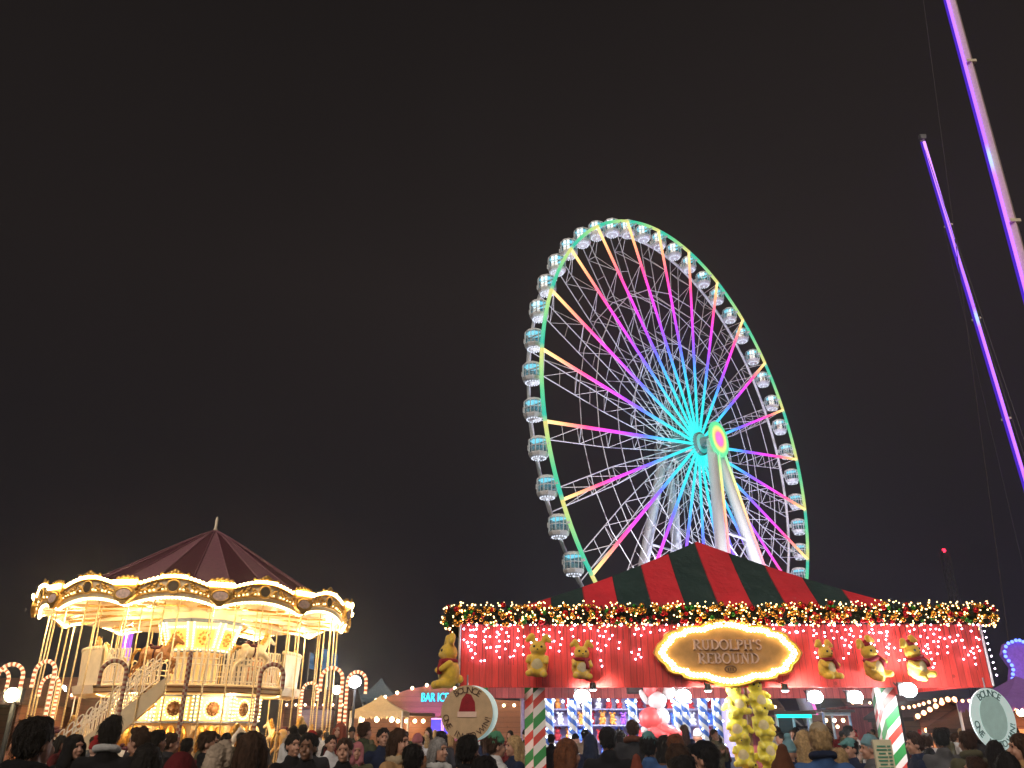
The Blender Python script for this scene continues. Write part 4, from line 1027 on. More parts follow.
dr_ = MB().box((-2.55,-.05,1.0),(1.0,.1,2.0)); dr_.build('door', mat('violet_lit_door', (.2,.08,.3), .4, emit=(.35,.05,.7), es=.25), hall)
lamp('bar_uplight', 'SPOT', (-1.3,-1.8,.4), 1100, (.5,.1,1), .2, (-1.2,0,3), R(80), hall)
lamp('bar_front_lamp', 'POINT', (-3.2,-2.5,3.2), 60, (1,.66,.4), .2, parent=hall)
lamp('bar_side_lamp', 'POINT', (1.4,-3,3.0), 90, (1,.66,.4), .2, parent=hall)
bl = MB().rod(at(430,690,D)-Vector((-2,D+.25,0)), at(430,712,D)-Vector((-2,D+.25,0)), .05, 6)
def marquee(D, apx, eave_y, x0, x1, m, label, name='marquee', light=None):
    a = at(*apx, D); l = at(x0, eave_y, D); r_ = at(x1, eave_y, D); w_ = r_.x-l.x; cx = (l.x+r_.x)/2
    t = thing(name, label, 'tent', (cx, D+w_/2, 0)); ez = l.z; h = w_/2; az = a.z + (a.z-1.7)*(h/D)
    rf = MB(); n = 6; apx_ = Vector((0,0,az)); c4 = [Vector((s*h, q*h, ez)) for s, q in ((-1,-1),(1,-1),(1,1),(-1,1))]
    for i in range(4):
        p, q = c4[i], c4[(i+1)%4]
        for j in range(n):
            v0, v1 = j/n, (j+1)/n; f = lambda P, v: P.lerp(apx_, v) - Vector((0,0,.12*(az-ez)*math.sin(PI*v)))
            rf.poly([f(p,v0), f(q,v0), f(q,v1), f(p,v1)] if j < n-1 else [f(p,v0), f(q,v0), apx_])
        k = 10
        for j in range(k):
            u0, u1 = p.lerp(q, j/k), p.lerp(q, (j+1)/k); mid = (u0+u1)/2
            rf.poly([u0, u1, u1-Vector((0,0,.16)), mid-Vector((0,0,.28)), u0-Vector((0,0,.16))])
    rf.build('canopy', m, t)
    for p in c4: MB().rod((p.x*.97,p.y*.97,0),(p.x*.97,p.y*.97,ez), .04, 8).build('tent_pole', M['white_steel'], t)
    MB().box((0,-h*.9,.5),(w_*.8,.1,1.0)).build('counter', M['brown_planks'], t)
    if light:
        b = BS(); bulbs_line(b, [(-h*.85,-h*.8,ez-.3),(h*.85,-h*.8,ez-.3)], .5, .10); b.build('bulb_row', M['string_bulb'], t)
        lamp('marquee_lamp', 'POINT', (0,-h*.3,ez-.2), light, (1,.72,.42), .2, parent=t)
    return t
cv_cream = mat('cream_canvas', (.62,.50,.34), .8, var=.08); cv_blue = mat('slate_blue_canvas', (.10,.15,.19), .8, var=.1); cv_vio = mat('violet_canvas', (.25,.12,.42), .8, var=.1)
marquee(33, (377,695), 711, 350, 403, cv_cream, 'cream pyramid marquee with scalloped valance, warmly lit, right of the carousel', light=130)
marquee(48, (384,678), 698, 356, 398, cv_blue, 'dim slate blue peaked tent behind the cream marquee')
lamp('cane_side_lamp','POINT',(at(352,700,30).x,28,3.6),60,(1,.9,.75),.2)
# orange lit kiosk beside the marquee
p = at(412, 717, 36); t = thing('drinks_kiosk', 'small open kiosk glowing warm orange between the cream marquee and the bar hall', 'kiosk', (p.x, 36, 0))
MB().box((0,.6,1.1),(1.5,.1,2.2)).build('wall', M['brown_planks'], t); MB().box((0,0,2.25),(1.8,1.6,.12)).build('roof', M['dark_planks'], t); MB().box((0,-.5,.5),(1.5,.1,1.0)).build('counter', M['brown_planks'], t)
b = BS(); bulbs_line(b, [(-.7,-.45,2.0),(.7,-.45,2.0)], .28, .08); b.build('bulb_row', M['string_bulb'], t); lamp('kiosk_lamp','POINT',(0,-.1,1.9),40,(1,.6,.3),.1,parent=t)
# feather flags
fm_ = mat('blue_flag_cloth', (.10,.28,.62), .8, var=.15, bump=.2)
for i, (px, pt, pbm, wpx, lab) in enumerate(((311,652,668,4.5,'narrow blue feather flag nearest the carousel poles'),(325,648,669,8,'broad tall blue feather flag in the middle of the row right of the carousel'),(334,652,668,6,'blue feather flag at the right end of the row beside the candy canes'))):
    D = 52; a = at(px, pbm, D); z1 = at(px, pt, D).z; ww = wpx/14.5
    t = thing('feather_flag', lab, 'flag', (a.x, D, 0), 0, 'blue feather flags')
    MB().rod((-ww/2,0,0),(-ww/2,0,z1), .04, 6).build('pole', M['grey_steel'], t)
    c = MB(); n = 10
    for j in range(n):
        z_ = lambda k: a.z+(z1-a.z)*k/n; o_ = lambda k: .12*math.sin(k*.8); e_ = lambda k: ww*(1-.25*(k/n)**4)
        c.poly([(-ww/2,0,z_(j)),(-ww/2+e_(j),o_(j),z_(j)-.1),(-ww/2+e_(j+1),o_(j+1),z_(j+1)-.1),(-ww/2,0,z_(j+1))])
        c.poly([(-ww/2,.012,z_(j)),(-ww/2,.012,z_(j+1)),(-ww/2+e_(j+1),o_(j+1)+.012,z_(j+1)-.1),(-ww/2+e_(j),o_(j)+.012,z_(j)-.1)])
    c.build('cloth', fm_, t, True)
lamp('flag_lamp','SPOT',(at(322,700,46).x,44,.8),6000,(.5,.7,1),.2,(at(322,658,52).x,52,6.3),R(40))
# lamp posts with floodlights
def lamppost(px, py, D, lab, m, e_, col, r_=.16):
    p = at(px, py, D); t = thing('lamp_post', lab, 'lamp post', (p.x, D, 0))
    q = MB().rod((0,.1,0),(0,.1,p.z+.1), .05, 8); q.box((0,.05,p.z),(.34,.12,.26)); q.build('pole', M['dark_steel'], t)
    MB().ell((0,-.04,p.z),(r_,.06,r_*.9),14,8).build('lens', m, t, True)
    if e_: lamp('post_lamp','POINT',(0,-.25,p.z),e_,col,.12,parent=t)
lamppost(355,682,30,'lamp post with the brilliant white floodlight inside a candy cane crook', M['flood'], 120, (.9,.95,1), .22)
lamppost(337,690,38,'lamp post with a smaller warm white floodlight left of the brilliant one', M['warm_lamp'], 50, (1,.85,.6), .20)
lamppost(13,695,17,'lamp post with a glaring yellow floodlight at the left picture edge', M['warm_lamp'], 60, (1,.8,.4), .15)
lamppost(62,690,34,'lamp post with a blue white floodlight seen left of the carousel poles', M['cool_bulb'], 40, (.8,.9,1), .2)
lamppost(282,676,36,'lamp post with a warm white floodlight behind the right end of the carousel', M['warm_lamp'], 50, (1,.85,.6), .17)
# stalls far left
def far_stall(x0, x1, y, D, lab, wallm, roofm, bulbm, name='food_stall', dep=3.0, e_=0, col=(1,.6,.35)):
    a, b = at(x0, y, D), at(x1, y, D); w_ = b.x-a.x; t = thing(name, lab, 'stall', ((a.x+b.x)/2, D+dep/2, 0)); z = a.z
    m_ = MB().box((0,dep/2,z/2),(w_,.1,z)); m_.box((-w_/2,0,z/2),(.1,dep,z)); m_.box((w_/2,0,z/2),(.1,dep,z)); m_.build('wall', wallm, t)
    rf = MB().prism([(-dep/2-.3,z-.1),(0,z+.75),(dep/2+.3,z-.1),(dep/2+.3,z-.22),(-dep/2-.3,z-.22)], -w_/2-.2, w_/2+.2, Matrix.Rotation(PI/2,4,'Z')); rf.build('roof', roofm, t)
    MB().box((0,-dep/2,.5),(w_,.1,1.0)).build('counter', wallm, t)
    bl = BS(); bulbs_line(bl, [(-w_/2,-dep/2-.35,z-.05),(w_/2,-dep/2-.35,z-.05)], .45, .06); bl.build('bulb_row', bulbm, t)
    if e_: lamp('stall_lamp','POINT',(0,-dep/2-1.2,z-.2),e_,col,.15,parent=t)
    return t
far_stall(-60, 22, 698, 30, 'dark brown boarded stall with warm bulbs at the far left edge', M['brown_planks'], M['dark_planks'], M['string_bulb'], e_=30)
far_stall(26, 82, 694, 36, 'brown boarded stall with a bulb string seen through the carousel poles on the left', M['brown_planks'], M['brown_planks'], M['string_bulb'], e_=70)
far_stall(284, 348, 704, 44, 'low brown stall with a bulb string behind the right candy canes', M['brown_planks'], M['dark_planks'], M['string_bulb'], e_=40, col=(1,.4,.6))
p = at(128, 640, 46); t = thing('neon_column', 'tall violet neon column glimpsed between the carousel deck rails', 'light column', (p.x, 46, 0))
MB().box((0,.1,3.4),(.5,.2,6.8)).build('board', M['mast_dark'], t)
for x in (-.18,0,.18): MB().rod((x,-.04,.4),(x,-.04,p.z+.5), .07, 8).build('neon_tube', M['violet_neon'], t)
p = at(82, 664, 30); t = thing('small_flag', 'little white flag on a thin pole left of the carousel staircase', 'flag', (p.x,30,0))
MB().rod((0,0,0),(0,0,p.z), .025, 6).build('pole', M['white_steel'], t); MB().prism([(0,p.z),(.45,p.z-.12),(.62,p.z-.02),(.6,p.z-.35),(0,p.z-.35)],-.01,.01).build('cloth', M['stall_white'], t)

# ================================================================== BACKGROUND RIGHT
def kiosk_neon(x0, x1, y, D, lab, neon, e_, col, posts=M['stall_white'], warm=False):
    a, b = at(x0, y, D), at(x1, y, D); w_ = b.x-a.x; z = a.z; t = thing('ride_kiosk', lab, 'kiosk', ((a.x+b.x)/2, D, 0))
    MB().box((0,0,z),(w_,.16,.13)).build('light_strip', neon, t); MB().box((0,1.1,z+.12),(w_+.3,2.6,.12)).build('roof', M['dark_planks'], t)
    for s in (-1,1):
        for y_ in (.1,2.1): MB().rod((s*w_/2,y_,0),(s*w_/2,y_,z+.1), .06, 8).build('post', posts, t)
    MB().box((0,2.2,z/2),(w_,.08,z)).build('wall', M['dark_planks'], t); MB().box((0,.3,.5),(w_,.1,1)).build('counter', M['blue_trim'], t)
    if warm:
        b_ = BS(); bulbs_line(b_, [(-w_/2,.4,z-.25),(w_/2,.4,z-.25)], .35, .08); bulbs_line(b_, [(-w_/2,.9,z-.5),(w_/2,.9,z-.5)], .45, .07); b_.build('bulb_row', M['string_bulb'], t)
    lamp('kiosk_lamp','POINT',(0,.8,z-.3),e_,col,.15,parent=t)
kiosk_neon(777, 811, 716, 33, 'ride kiosk edged with a glowing turquoise strip right of the yellow bunch', M['teal_neon'], 25, (.3,.9,1))
kiosk_neon(824, 850, 714, 37, 'kiosk with pale blue posts and warm orange bulbs left of the right striped post', M['stall_white'], 40, (1,.65,.35), mat('pale_blue_post', (.25,.42,.7), .5), True)
def chalet(x0, x1, y_e, y_p, D, lab, e_):
    a, b = at(x0, y_e, D), at(x1, y_e, D); w_ = b.x-a.x; z = a.z; pz_ = at((x0+x1)/2, y_p, D).z; t = thing('chalet', lab, 'chalet', ((a.x+b.x)/2, D, 0), 0)
    MB().prism([(-w_/2,0),(w_/2,0),(w_/2,z),(0,pz_-.1),(-w_/2,z)], 0, 3).build('wall', M['brown_planks'], t)
    rf = MB()
    for s in (-1,1): rf.prism([(0,pz_),(s*(w_/2+.3),z-.12),(s*(w_/2+.3),z-.24),(0,pz_-.12)], -.3, 3.2)
    rf.build('roof', M['dark_planks'], t)
    bl = BS(); bulbs_line(bl, [(-w_/2-.3,-.36,z-.15),(0,-.36,pz_),(w_/2+.3,-.36,z-.15)], .2, .075); bulbs_line(bl, [(-w_/2,-.1,z-.5),(w_/2,-.1,z-.5)], .22, .07); bulbs_line(bl, [(-w_/2,-.1,z-.95),(w_/2,-.1,z-.95)], .25, .065); bl.build('bulb_row', M['orange_bulb'], t)
    MB().box((0,-.06,1.25),(w_*.7,.1,.9)).build('hatch', mat('lit_hatch', (.5,.25,.1), .6, emit=(1,.4,.15), es=.35), t)
    lamp('chalet_lamp','POINT',(0,-1.0,z-.2),e_,(1,.5,.28),.15,parent=t)
M['orange_bulb'] = glow('orange_bulb', (1.0,.42,.20), 7, False)
chalet(918, 978, 713, 698, 27, 'timber chalet outlined in orange bulbs behind the right stall corner', 130)
chalet(897, 917, 714, 706, 40, 'smaller chalet outlined in orange bulbs right of the striped post, further back', 40)
chalet(985, 1040, 724, 706, 24, 'timber chalet with orange bulbs cut by the right picture edge', 50)
marquee(21, (1046,676), 699, 1003, 1095, cv_vio, 'violet canopy tent at the right picture edge', light=30)
sl = thing('string_lights', 'string of orange bulbs slung between the right striped post and the white round sign', 'string lights', at(945,700,22))
o_ = at(945,700,22); pts = [at(x, y, 22)-o_ for x, y in ((900,708),(912,707),(926,703),(938,699.5),(952,700.5),(966,701),(985,700))]
wr = MB().tube(pts, .008, 5); wr.build('cord', M['wire'], sl); b = BS(); bulbs_line(b, pts, .13, .042); b.build('bulb_row', M['orange_bulb'], sl)
for k, p in ((0,'left'),(6,'right')):
    q = pts[k]+o_; MB().rod((q.x-o_.x,0,-o_.z),(q.x-o_.x,0,q.z-o_.z+.05),.03,6).build('post', M['dark_steel'], sl)
# blue bulb edged ride front
p = at(1015, 690, 30); t = thing('bulb_edged_sign', 'violet ride front edged with blue bulbs at the right picture edge', 'ride sign', (p.x, 30, 0))
ol = [(0,0),(0,p.z),(-.05,p.z+.3),(.1,p.z+.75),(-.12,p.z+1.2),(.05,p.z+1.55),(.5,p.z+1.7),(1.1,p.z+1.45),(1.8,p.z+1.9),(3.5,p.z+1.7),(3.5,0)]
MB().prism(ol, 0, .25).build('board', mat('violet_board', (.28,.12,.5), .6, var=.2, emit=(.3,.12,.7), es=.12), t)
bl = BS(); bulbs_line(bl, [(x,-.06,z) for x, z in ol[:-1]], .13, .06); bl.build('bulb_row', M['blue_neon'], t)
lamp('ride_front_lamp','POINT',(.8,-1.2,p.z+.5),30,(.4,.35,1),.2,parent=t)
far_stall(716, 778, 706, 40, 'far violet shadowed stall with a bulb string behind the yellow bunch', M['pink_planks'], M['dark_planks'], M['string_bulb'], e_=60, col=(.9,.6,1))
far_stall(846, 905, 702, 46, 'far dark stall with a bulb string left of the small chalet', M['pink_planks'], M['dark_planks'], M['string_bulb'], e_=60, col=(.9,.6,.9))

# ================================================================== PEOPLE
M['skin'] = mat('skin', (.45,.24,.16), .5, var=.06); M['skin_dark'] = mat('skin_dark', (.20,.10,.06), .5, var=.06); M['skin_pale'] = mat('skin_pale', (.56,.34,.25), .5, var=.06)
def cloth(name, c, bump=.5, bs=140): return mat(name, c, .9, var=.22, vscale=7, bump=bump, bscale=bs, spec=.15)
CO = {k: cloth('coat_'+k, c) for k, c in dict(black=(.012,.012,.014), navy=(.015,.022,.05), blue=(.05,.11,.26), green=(.05,.06,.035), olive=(.09,.085,.05), grey=(.09,.09,.095), tan=(.40,.24,.11), brown=(.16,.075,.04), white=(.55,.55,.55),
      red=(.38,.02,.03), maroon=(.10,.012,.015), pink=(.45,.16,.18), yellow=(.60,.30,.03), teal=(.08,.22,.24), charcoal=(.03,.03,.034), beige=(.34,.27,.2)).items()}
HA = {k: mat('hair_'+k, c, .6, var=.35, vscale=40, bump=.6, bscale=160, spec=.25) for k, c in dict(black=(.010,.008,.007), brown=(.045,.022,.012), blond=(.42,.28,.13), grey=(.25,.24,.23), auburn=(.14,.05,.02)).items()}
KN = {k: cloth('knit_'+k, c, .9, 220) for k, c in dict(black=(.014,.014,.016), red=(.42,.03,.03), teal=(.14,.36,.36), green=(.12,.38,.22), white=(.62,.62,.6), cream=(.50,.40,.26), blue=(.22,.42,.48), pink=(.50,.18,.20), grey=(.16,.16,.17), brown=(.16,.06,.03), rust=(.30,.08,.05)).items()}
JE = cloth('denim', (.025,.035,.07)); SHOE = mat('boot_leather', (.02,.016,.013), .5)
def skeleton(pose):
    """shoulder, elbow, wrist on the right (x>0) and left"""
    if pose == 'down': e, w_ = (.255,.03,1.13), (.265,-.07,.89)
    elif pose == 'hold': e, w_ = (.245,.0,1.14), (.09,-.28,1.27)
    else: e, w_ = (.26,.02,1.13), (.19,-.15,.93)
    return (.185,.01,1.405), e, w_
def body_mesh(pose):
    b = MB()
    b.ell((0,.012,1.652),(.075,.095,.100),16,12); b.ell((0,-.030,1.595),(.058,.064,.080),14,10); b.ell((0,-.062,1.545),(.030,.028,.024),10,8)
    b.cap((0,-.088,1.645),(0,-.108,1.610),.009,.014); b.ell((0,-.080,1.672),(.055,.016,.010),10,6); b.ell((0,-.092,1.572),(.023,.011,.010),8,6)
    for s in (-1,1):
        b.ell((s*.077,.012,1.622),(.012,.022,.033),8,6); b.ell((s*.036,-.072,1.60),(.022,.02,.026),8,6)
    b.cap((0,.018,1.56),(0,.02,1.40),.054,.064); b.ell((0,.0,1.25),(.165,.105,.20),16,12); b.cap((-.15,.01,1.40),(.15,.01,1.40),.06,.06)
    b.ell((0,0,1.07),(.14,.095,.16)); b.ell((0,.01,.94),(.16,.11,.13))
    for s in (-1,1):
        S, E_, W_ = [Vector((s*q[0], q[1], q[2])) for q in skeleton(pose)]
        b.cap(S,E_,.052,.041); b.cap(E_,W_,.040,.029)
        d = (W_-E_).normalized(); side = Vector((0,1,0)) if pose != 'hold' else Vector((0,.2,1)).normalized()
        side = (side - d*side.dot(d)).normalized(); palm = W_+d*.085
        b.cap(W_+d*.02, palm, .026,.024); nrm = d.cross(side)
        for k, L in enumerate((.065,.075,.07,.055)):
            r0 = palm + side*(.026-.0175*k); m_ = r0 + d*L*.6 - nrm*.008*s; b.cap(W_+d*.04+side*(.018-.012*k), r0, .0125, .0105); b.cap(r0, m_, .0105,.0095); b.cap(m_, m_+d*L*.4-nrm*.024*s, .0095,.008)
        t0 = W_+d*.03+side*.022; b.cap(t0, t0+side*.034+d*.03, .013,.011); b.cap(t0+side*.034+d*.03, t0+side*.044+d*.065, .011,.009)
        b.cap((s*.085,.01,.92),(s*.095,-.015,.50),.082,.056); b.cap((s*.095,-.015,.50),(s*.10,.03,.10),.056,.038); b.cap((s*.10,.045,.05),(s*.115,-.14,.035),.042,.032)
    return fused('body', b, .0085, 3, .4, mat=M['skin'])
def coat_mesh(pose, puff=0, length=.78):
    b = MB(); b.ell((0,.0,1.25),(.205,.145,.22),18,12); b.cap((-.16,.01,1.385),(.16,.01,1.385),.085,.085); b.ell((0,.0,1.08),(.19,.14,.22)); b.ell((0,.01,.90),(.205,.155,.20))
    b.lathe([(0,length),(.215,length),(.20,.95),(0,.95)],20); b.ell((0,.02,1.455),(.105,.095,.05),14,8); b.ell((0,.030,1.50),(.086,.085,.055),14,8)
    for s in (-1,1):
        S, E_, W_ = [Vector((s*q[0], q[1], q[2])) for q in skeleton(pose)]
        b.cap(S+Vector((0,0,-.01)),E_,.084,.068); b.cap(E_,W_,.068,.054)
        if puff:
            for k in range(4): b.ell(S.lerp(E_,.1+.27*k),(.092,.092,.05))
            for k in range(3): b.ell(E_.lerp(W_,.15+.33*k),(.075,.075,.045))
    if puff:
        for k in range(6): b.ell((0,.0,.84+.095*k),(.222-.003*k,.168,.062),18,8)
    return fused('coat', b, .017, 5, .5, jitter=.010, jscale=9, stretch=(1,1,.6))
def trouser_mesh():
    b = MB(); b.ell((0,.01,.90),(.175,.125,.13),14,10)
    for s in (-1,1): b.cap((s*.088,.01,.88),(s*.097,-.012,.50),.098,.074); b.cap((s*.097,-.012,.50),(s*.10,.03,.09),.074,.06)
    return fused('trousers', b, .018, 4, .5, jitter=.006, jscale=10)
def shoe_mesh():
    b = MB()
    for s in (-1,1): b.cap((s*.10,.05,.05),(s*.118,-.15,.04),.056,.045); b.cap((s*.10,.04,.05),(s*.10,.035,.16),.055,.058); b.box((s*.11,-.05,.012),(.1,.28,.024))
    return fused('shoes', b, .014, 2)
eye_m = mat('eye_dark', (.02,.015,.012), .2, var=0); PEYE = [MB().ell((s*.031,-.075,1.648),(.012,.010,.008),8,6).mesh('eye', eye_m, True) for s in (-1,1)]
def hair(kind):
    b = MB()
    if kind == 'short': b.ell((0,.030,1.676),(.092,.102,.092),18,12); b.ell((0,.055,1.625),(.082,.066,.062),12,8); b.ell((0,-.02,1.735),(.06,.05,.035),12,8)
    if kind == 'quiff': b.ell((0,.030,1.676),(.094,.102,.096),18,12); b.ell((0,.055,1.625),(.082,.066,.062)); b.ell((.01,-.03,1.752),(.07,.062,.04)); b.ell((-.02,.03,1.765),(.06,.06,.035))
    if kind in ('long','wavy'):
        b.ell((0,.025,1.676),(.092,.105,.100),18,12); b.cap((0,.075,1.63),(0,.10,1.36),.085,.06)
        for s in (-1,1): b.cap((s*.075,.02,1.65),(s*.085,.035,1.38),.042,.035); b.cap((s*.05,.085,1.5),(s*.06,.10,1.30),.05,.03)
        if kind == 'wavy':
            for k in range(8): b.ell((.09*math.cos(k*2.4),.06+.03*math.sin(k*1.3),1.62-.04*k),(.04,.04,.04))
    if kind == 'bun': b.ell((0,.028,1.676),(.092,.104,.094),18,12); b.ell((0,.055,1.625),(.08,.064,.062)); b.ell((0,.05,1.79),(.052,.052,.045))
    if kind == 'pony': b.ell((0,.028,1.676),(.092,.104,.094),18,12); b.ell((0,.055,1.625),(.08,.064,.062)); b.cap((0,.12,1.68),(0,.155,1.45),.035,.02)
    return fused('hair', b, .011, 3, .5, jitter=.011, jscale=26, stretch=(2.0,2.0,.4))
def headgear(kind):
    b = MB()
    if kind in ('beanie','pompom'):
        b.ell((0,.016,1.70),(.084,.101,.105),18,12); b.tube([(.076*math.cos(2*PI*i/24),.014+.093*math.sin(2*PI*i/24),1.692-.014*math.sin(2*PI*i/24)) for i in range(24)],.019,8,closed=True)
        if kind == 'pompom': b.ell((0,.02,1.83),.045,12,8)
    if kind == 'cap':
        b.ell((0,.014,1.70),(.088,.104,.085),18,12); b.cap((0,-.09,1.705),(0,-.165,1.69),.05,.055)
        for i,v in enumerate(b.v):
            if v[1] < -.105: b.v[i] = (v[0]*1.2, v[1], 1.70+(v[2]-1.70)*.15)
    if kind == 'hood':
        b.ell((0,.035,1.655),(.108,.115,.125),18,12); b.cap((0,.07,1.58),(0,.09,1.42),.10,.12); b.ell((0,.03,1.45),(.14,.12,.08))
        for s in (-1,1): b.cap((s*.08,-.02,1.66),(s*.08,-.03,1.48),.035,.05)
    if kind == 'furhood':
        b.ell((0,.05,1.645),(.118,.11,.13),18,12); b.cap((0,.08,1.57),(0,.10,1.42),.11,.13)
        for k in range(26):
            t = 2*PI*k/26; b.ell((.115*math.sin(t),-.035+.01*math.sin(k*3),1.645+.135*math.cos(t)),(.035,.04,.035))
    if kind == 'hooddown':
        for k in range(9):
            t = PI*(k/8); b.ell((.10*math.cos(t),.03+.085*math.sin(t),1.50+.02*math.sin(t)),(.045,.045,.045))
    if kind == 'collar': b.tube([(.088*math.cos(2*PI*i/20),.03+.085*math.sin(2*PI*i/20),1.525+.016*math.sin(2*PI*i/20)) for i in range(20)],.032,8,closed=True)
    if kind == 'scarfhead':
        b.ell((0,.03,1.665),(.100,.112,.110),18,12); b.cap((0,.05,1.56),(0,.05,1.43),.095,.13)
        for s in (-1,1): b.cap((s*.075,-.025,1.65),(s*.06,-.06,1.50),.03,.045)
    if kind == 'santa':
        b.cap((0,.015,1.71),(.01,.03,1.83),.092,.06); b.cap((.01,.03,1.83),(.02,.05,1.93),.058,.02)
    if kind == 'pointed':
        b.ell((0,.03,1.66),(.115,.12,.13),18,12); b.cap((0,.05,1.70),(0,.09,1.86),.10,.045); b.cap((0,.07,1.58),(0,.09,1.40),.11,.17); b.ell((0,.05,1.40),(.2,.14,.1))
    if kind == 'muffler':
        b.tube([(.088*math.cos(2*PI*i/20),.02+.085*math.sin(2*PI*i/20),1.475+.012*math.sin(i*2)) for i in range(20)],.045,8,closed=True); b.cap((.05,-.1,1.46),(.07,-.155,1.2),.045,.05)
    return fused(kind, b, .011 if kind != 'furhood' else .012, 3, .5, jitter=.006 if kind != 'furhood' else .014, jscale=22 if kind != 'furhood' else 45)
POSES = ('down','hold','pocket')
BODY = {p: body_mesh(p) for p in POSES}
COAT = {(p, k): coat_mesh(p, k) for p in POSES for k in (0, 1)}
for m_ in COAT.values(): m_.materials.append(CO['black'])
def strands(me, n, seed):
    # loose hairs lying over the hair mass, following it downwards
    r = random.Random(seed); vs = [tuple(v.co) for v in me.vertices]; ns = [tuple(v.normal) for v in me.vertices]; b = MB(); b.v = list(vs)
    for p in me.polygons: b.face(list(p.vertices))
    for i in range(n):
        k = r.randrange(len(vs)); p = Vector(vs[k]); nn = Vector(ns[k])
        d = Vector((0, .25, -1)) + Vector((r.uniform(-.5,.5), r.uniform(-.5,.5), r.uniform(-.2,.6))); d = (d - nn*d.dot(nn)); 
        if d.length < .1 or p.y < .0: continue
        d.normalize(); L = r.uniform(.03,.075); w_ = d.cross(nn).normalized()*r.uniform(.0015,.004); o1 = nn*.003; o2 = nn*r.uniform(.006,.012); o3 = nn*r.uniform(.0,.016)
        b.poly([p+o1-w_, p+o1+w_, p+d*L*.5+o2+w_*.8, p+d*L*.5+o2-w_*.8]); b.poly([p+d*L*.5+o2-w_*.8, p+d*L*.5+o2+w_*.8, p+d*L+o3])
    return b.mesh('hair', (), True)
TR = trouser_mesh(); TR.materials.append(JE); SH = shoe_mesh(); SH.materials.append(SHOE)
HAIR = {k: hair(k) for k in ('short','quiff','long','wavy','bun','pony')}
HAIR = {k: strands(m_, 420, 5+i) for i, (k, m_) in enumerate(HAIR.items())}
for m_ in HAIR.values(): m_.materials.append(HA['black'])
HG = {k: headgear(k) for k in ('beanie','pompom','cap','hood','furhood','hooddown','scarfhead','santa','pointed','muffler','collar')}
for m_ in HG.values(): m_.materials.append(KN['black'])
HGN = dict(beanie='beanie', pompom='bobble_hat', cap='cap', hood='hood', furhood='fur_hood', hooddown='lowered_hood', scarfhead='headscarf', santa='santa_hat', pointed='pointed_hood', muffler='scarf', collar='collar')
pt_me = MB().ell((0,.06,1.95), .04, 12, 8).mesh('hat_tip', KN['white'], True); pt_me2 = MB().tube([(.096*math.cos(2*PI*i/24),.015+.11*math.sin(2*PI*i/24),1.70) for i in range(24)],.026,8,closed=True).mesh('hat_band', KN['white'], True)
ph = MB().box((0,0,0),(.075,.01,.15)); ph_me = ph.mesh('phone', M['black']); sc_me = MB().box((0,.0065,0),(.066,.002,.135)).mesh('screen', glow('phone_screen', (.75,.85,1.0), 1.0, False))
TOP = dict(beanie=1.80, pompom=1.87, cap=1.79, hood=1.785, furhood=1.80, scarfhead=1.78, santa=1.97, pointed=1.905)
TOPH = dict(short=1.765, quiff=1.79, long=1.775, wavy=1.775, bun=1.83, pony=1.77)
def person(px, ytop, D, face, label, coat='black', puff=0, pose='down', hairk=None, hairc='black', head=None, headc='black', extra=None, extrac='black', skin='skin', far=False, lean=0, phone=False, wide=1.0):
    p = at(px, ytop, D); t = thing('person', label, 'person', (p.x, D, 0), R(face), 'people in the fairground crowd')
    top = TOP.get(head, 0) or TOPH.get(hairk, 1.755)
    s = p.z/top; t.scale = (s*wide, s*wide, s)
    if lean: t.rotation_euler = (0, R(lean), R(face))
    setmat(link('body', BODY[pose], t), M[skin]); 
    setmat(link('coat', COAT[(pose, puff)], t), CO[coat]); link('trousers', TR, t); link('shoes', SH, t)
    if not far: [link('eye', q, t) for q in PEYE]
    if hairk: setmat(link('hair', HAIR[hairk], t), HA[hairc])
    for h, c in ((head, headc), (extra, extrac)):
        if h: 
            o = setmat(link(HGN[h], HG[h], t), KN.get(c) or CO[c])
            if h == 'santa': link('hat_tip', pt_me, o); link('hat_band', pt_me2, o)
    if phone:
        L = Vector((0,-.40,1.42)); Mz = Matrix.Rotation(R(face), 3, 'Z'); q = Mz @ (L*s)
        o = link('phone', ph_me, None, (p.x+q.x, D+q.y, q.z), (R(-15),0,R(face))); tag(o, phone, 'phone'); link('screen', sc_me, o)
    return t
P = person
# --- left, before the carousel
P(42,717,4.6,165,'person at the far left edge, nearest big dark head and shoulders, looking right','black',0,'down','short','black',extra='hooddown')
P(78,733,9,60,'person in a dark hood before the carousel stair foot, face turned right','black',0,'pocket','short',head='hood',headc='black')
P(114,716,7.6,190,'person with round dark hair and a pale fleece collar, back turned to us','black',0,'down','quiff','black',extra='collar',extrac='white')
P(140,727,9.2,-100,'person with swept dark hair in profile right of the pale fleece collar','brown',0,'pocket','quiff','brown')
P(151,743,5.8,175,'person with long dark hair, low in front of the carousel stair','black',0,'down','long','black')
P(160,730,10,150,'left one of two short dark haired persons below the carousel light panels','black',0,'down','short')
P(173,733,10.6,120,'right one of two short dark haired persons below the carousel light panels','charcoal',0,'down','short','brown')
P(189,738,12,170,'person in maroon coat with a small dark head before the carousel drum','maroon',0,'pocket','short')
P(211,731,9.2,100,'person with dark hair and black coat beneath the middle candy cane','black',0,'down','short','brown')
P(222,741,8.4,150,'person with a greyish fur hood before the carousel horses','olive',1,'down',None,head='furhood',headc='beige')
P(184,750,5.4,185,'person in a dark maroon hood at the bottom edge, left of the big brown hair','maroon',0,'down',None,head='hood',headc='maroon')
P(255,731,5.2,178,'person with a big tall head of brown hair, back turned, before the carousel','black',0,'down','long','brown',extra='hooddown',wide=1.0)
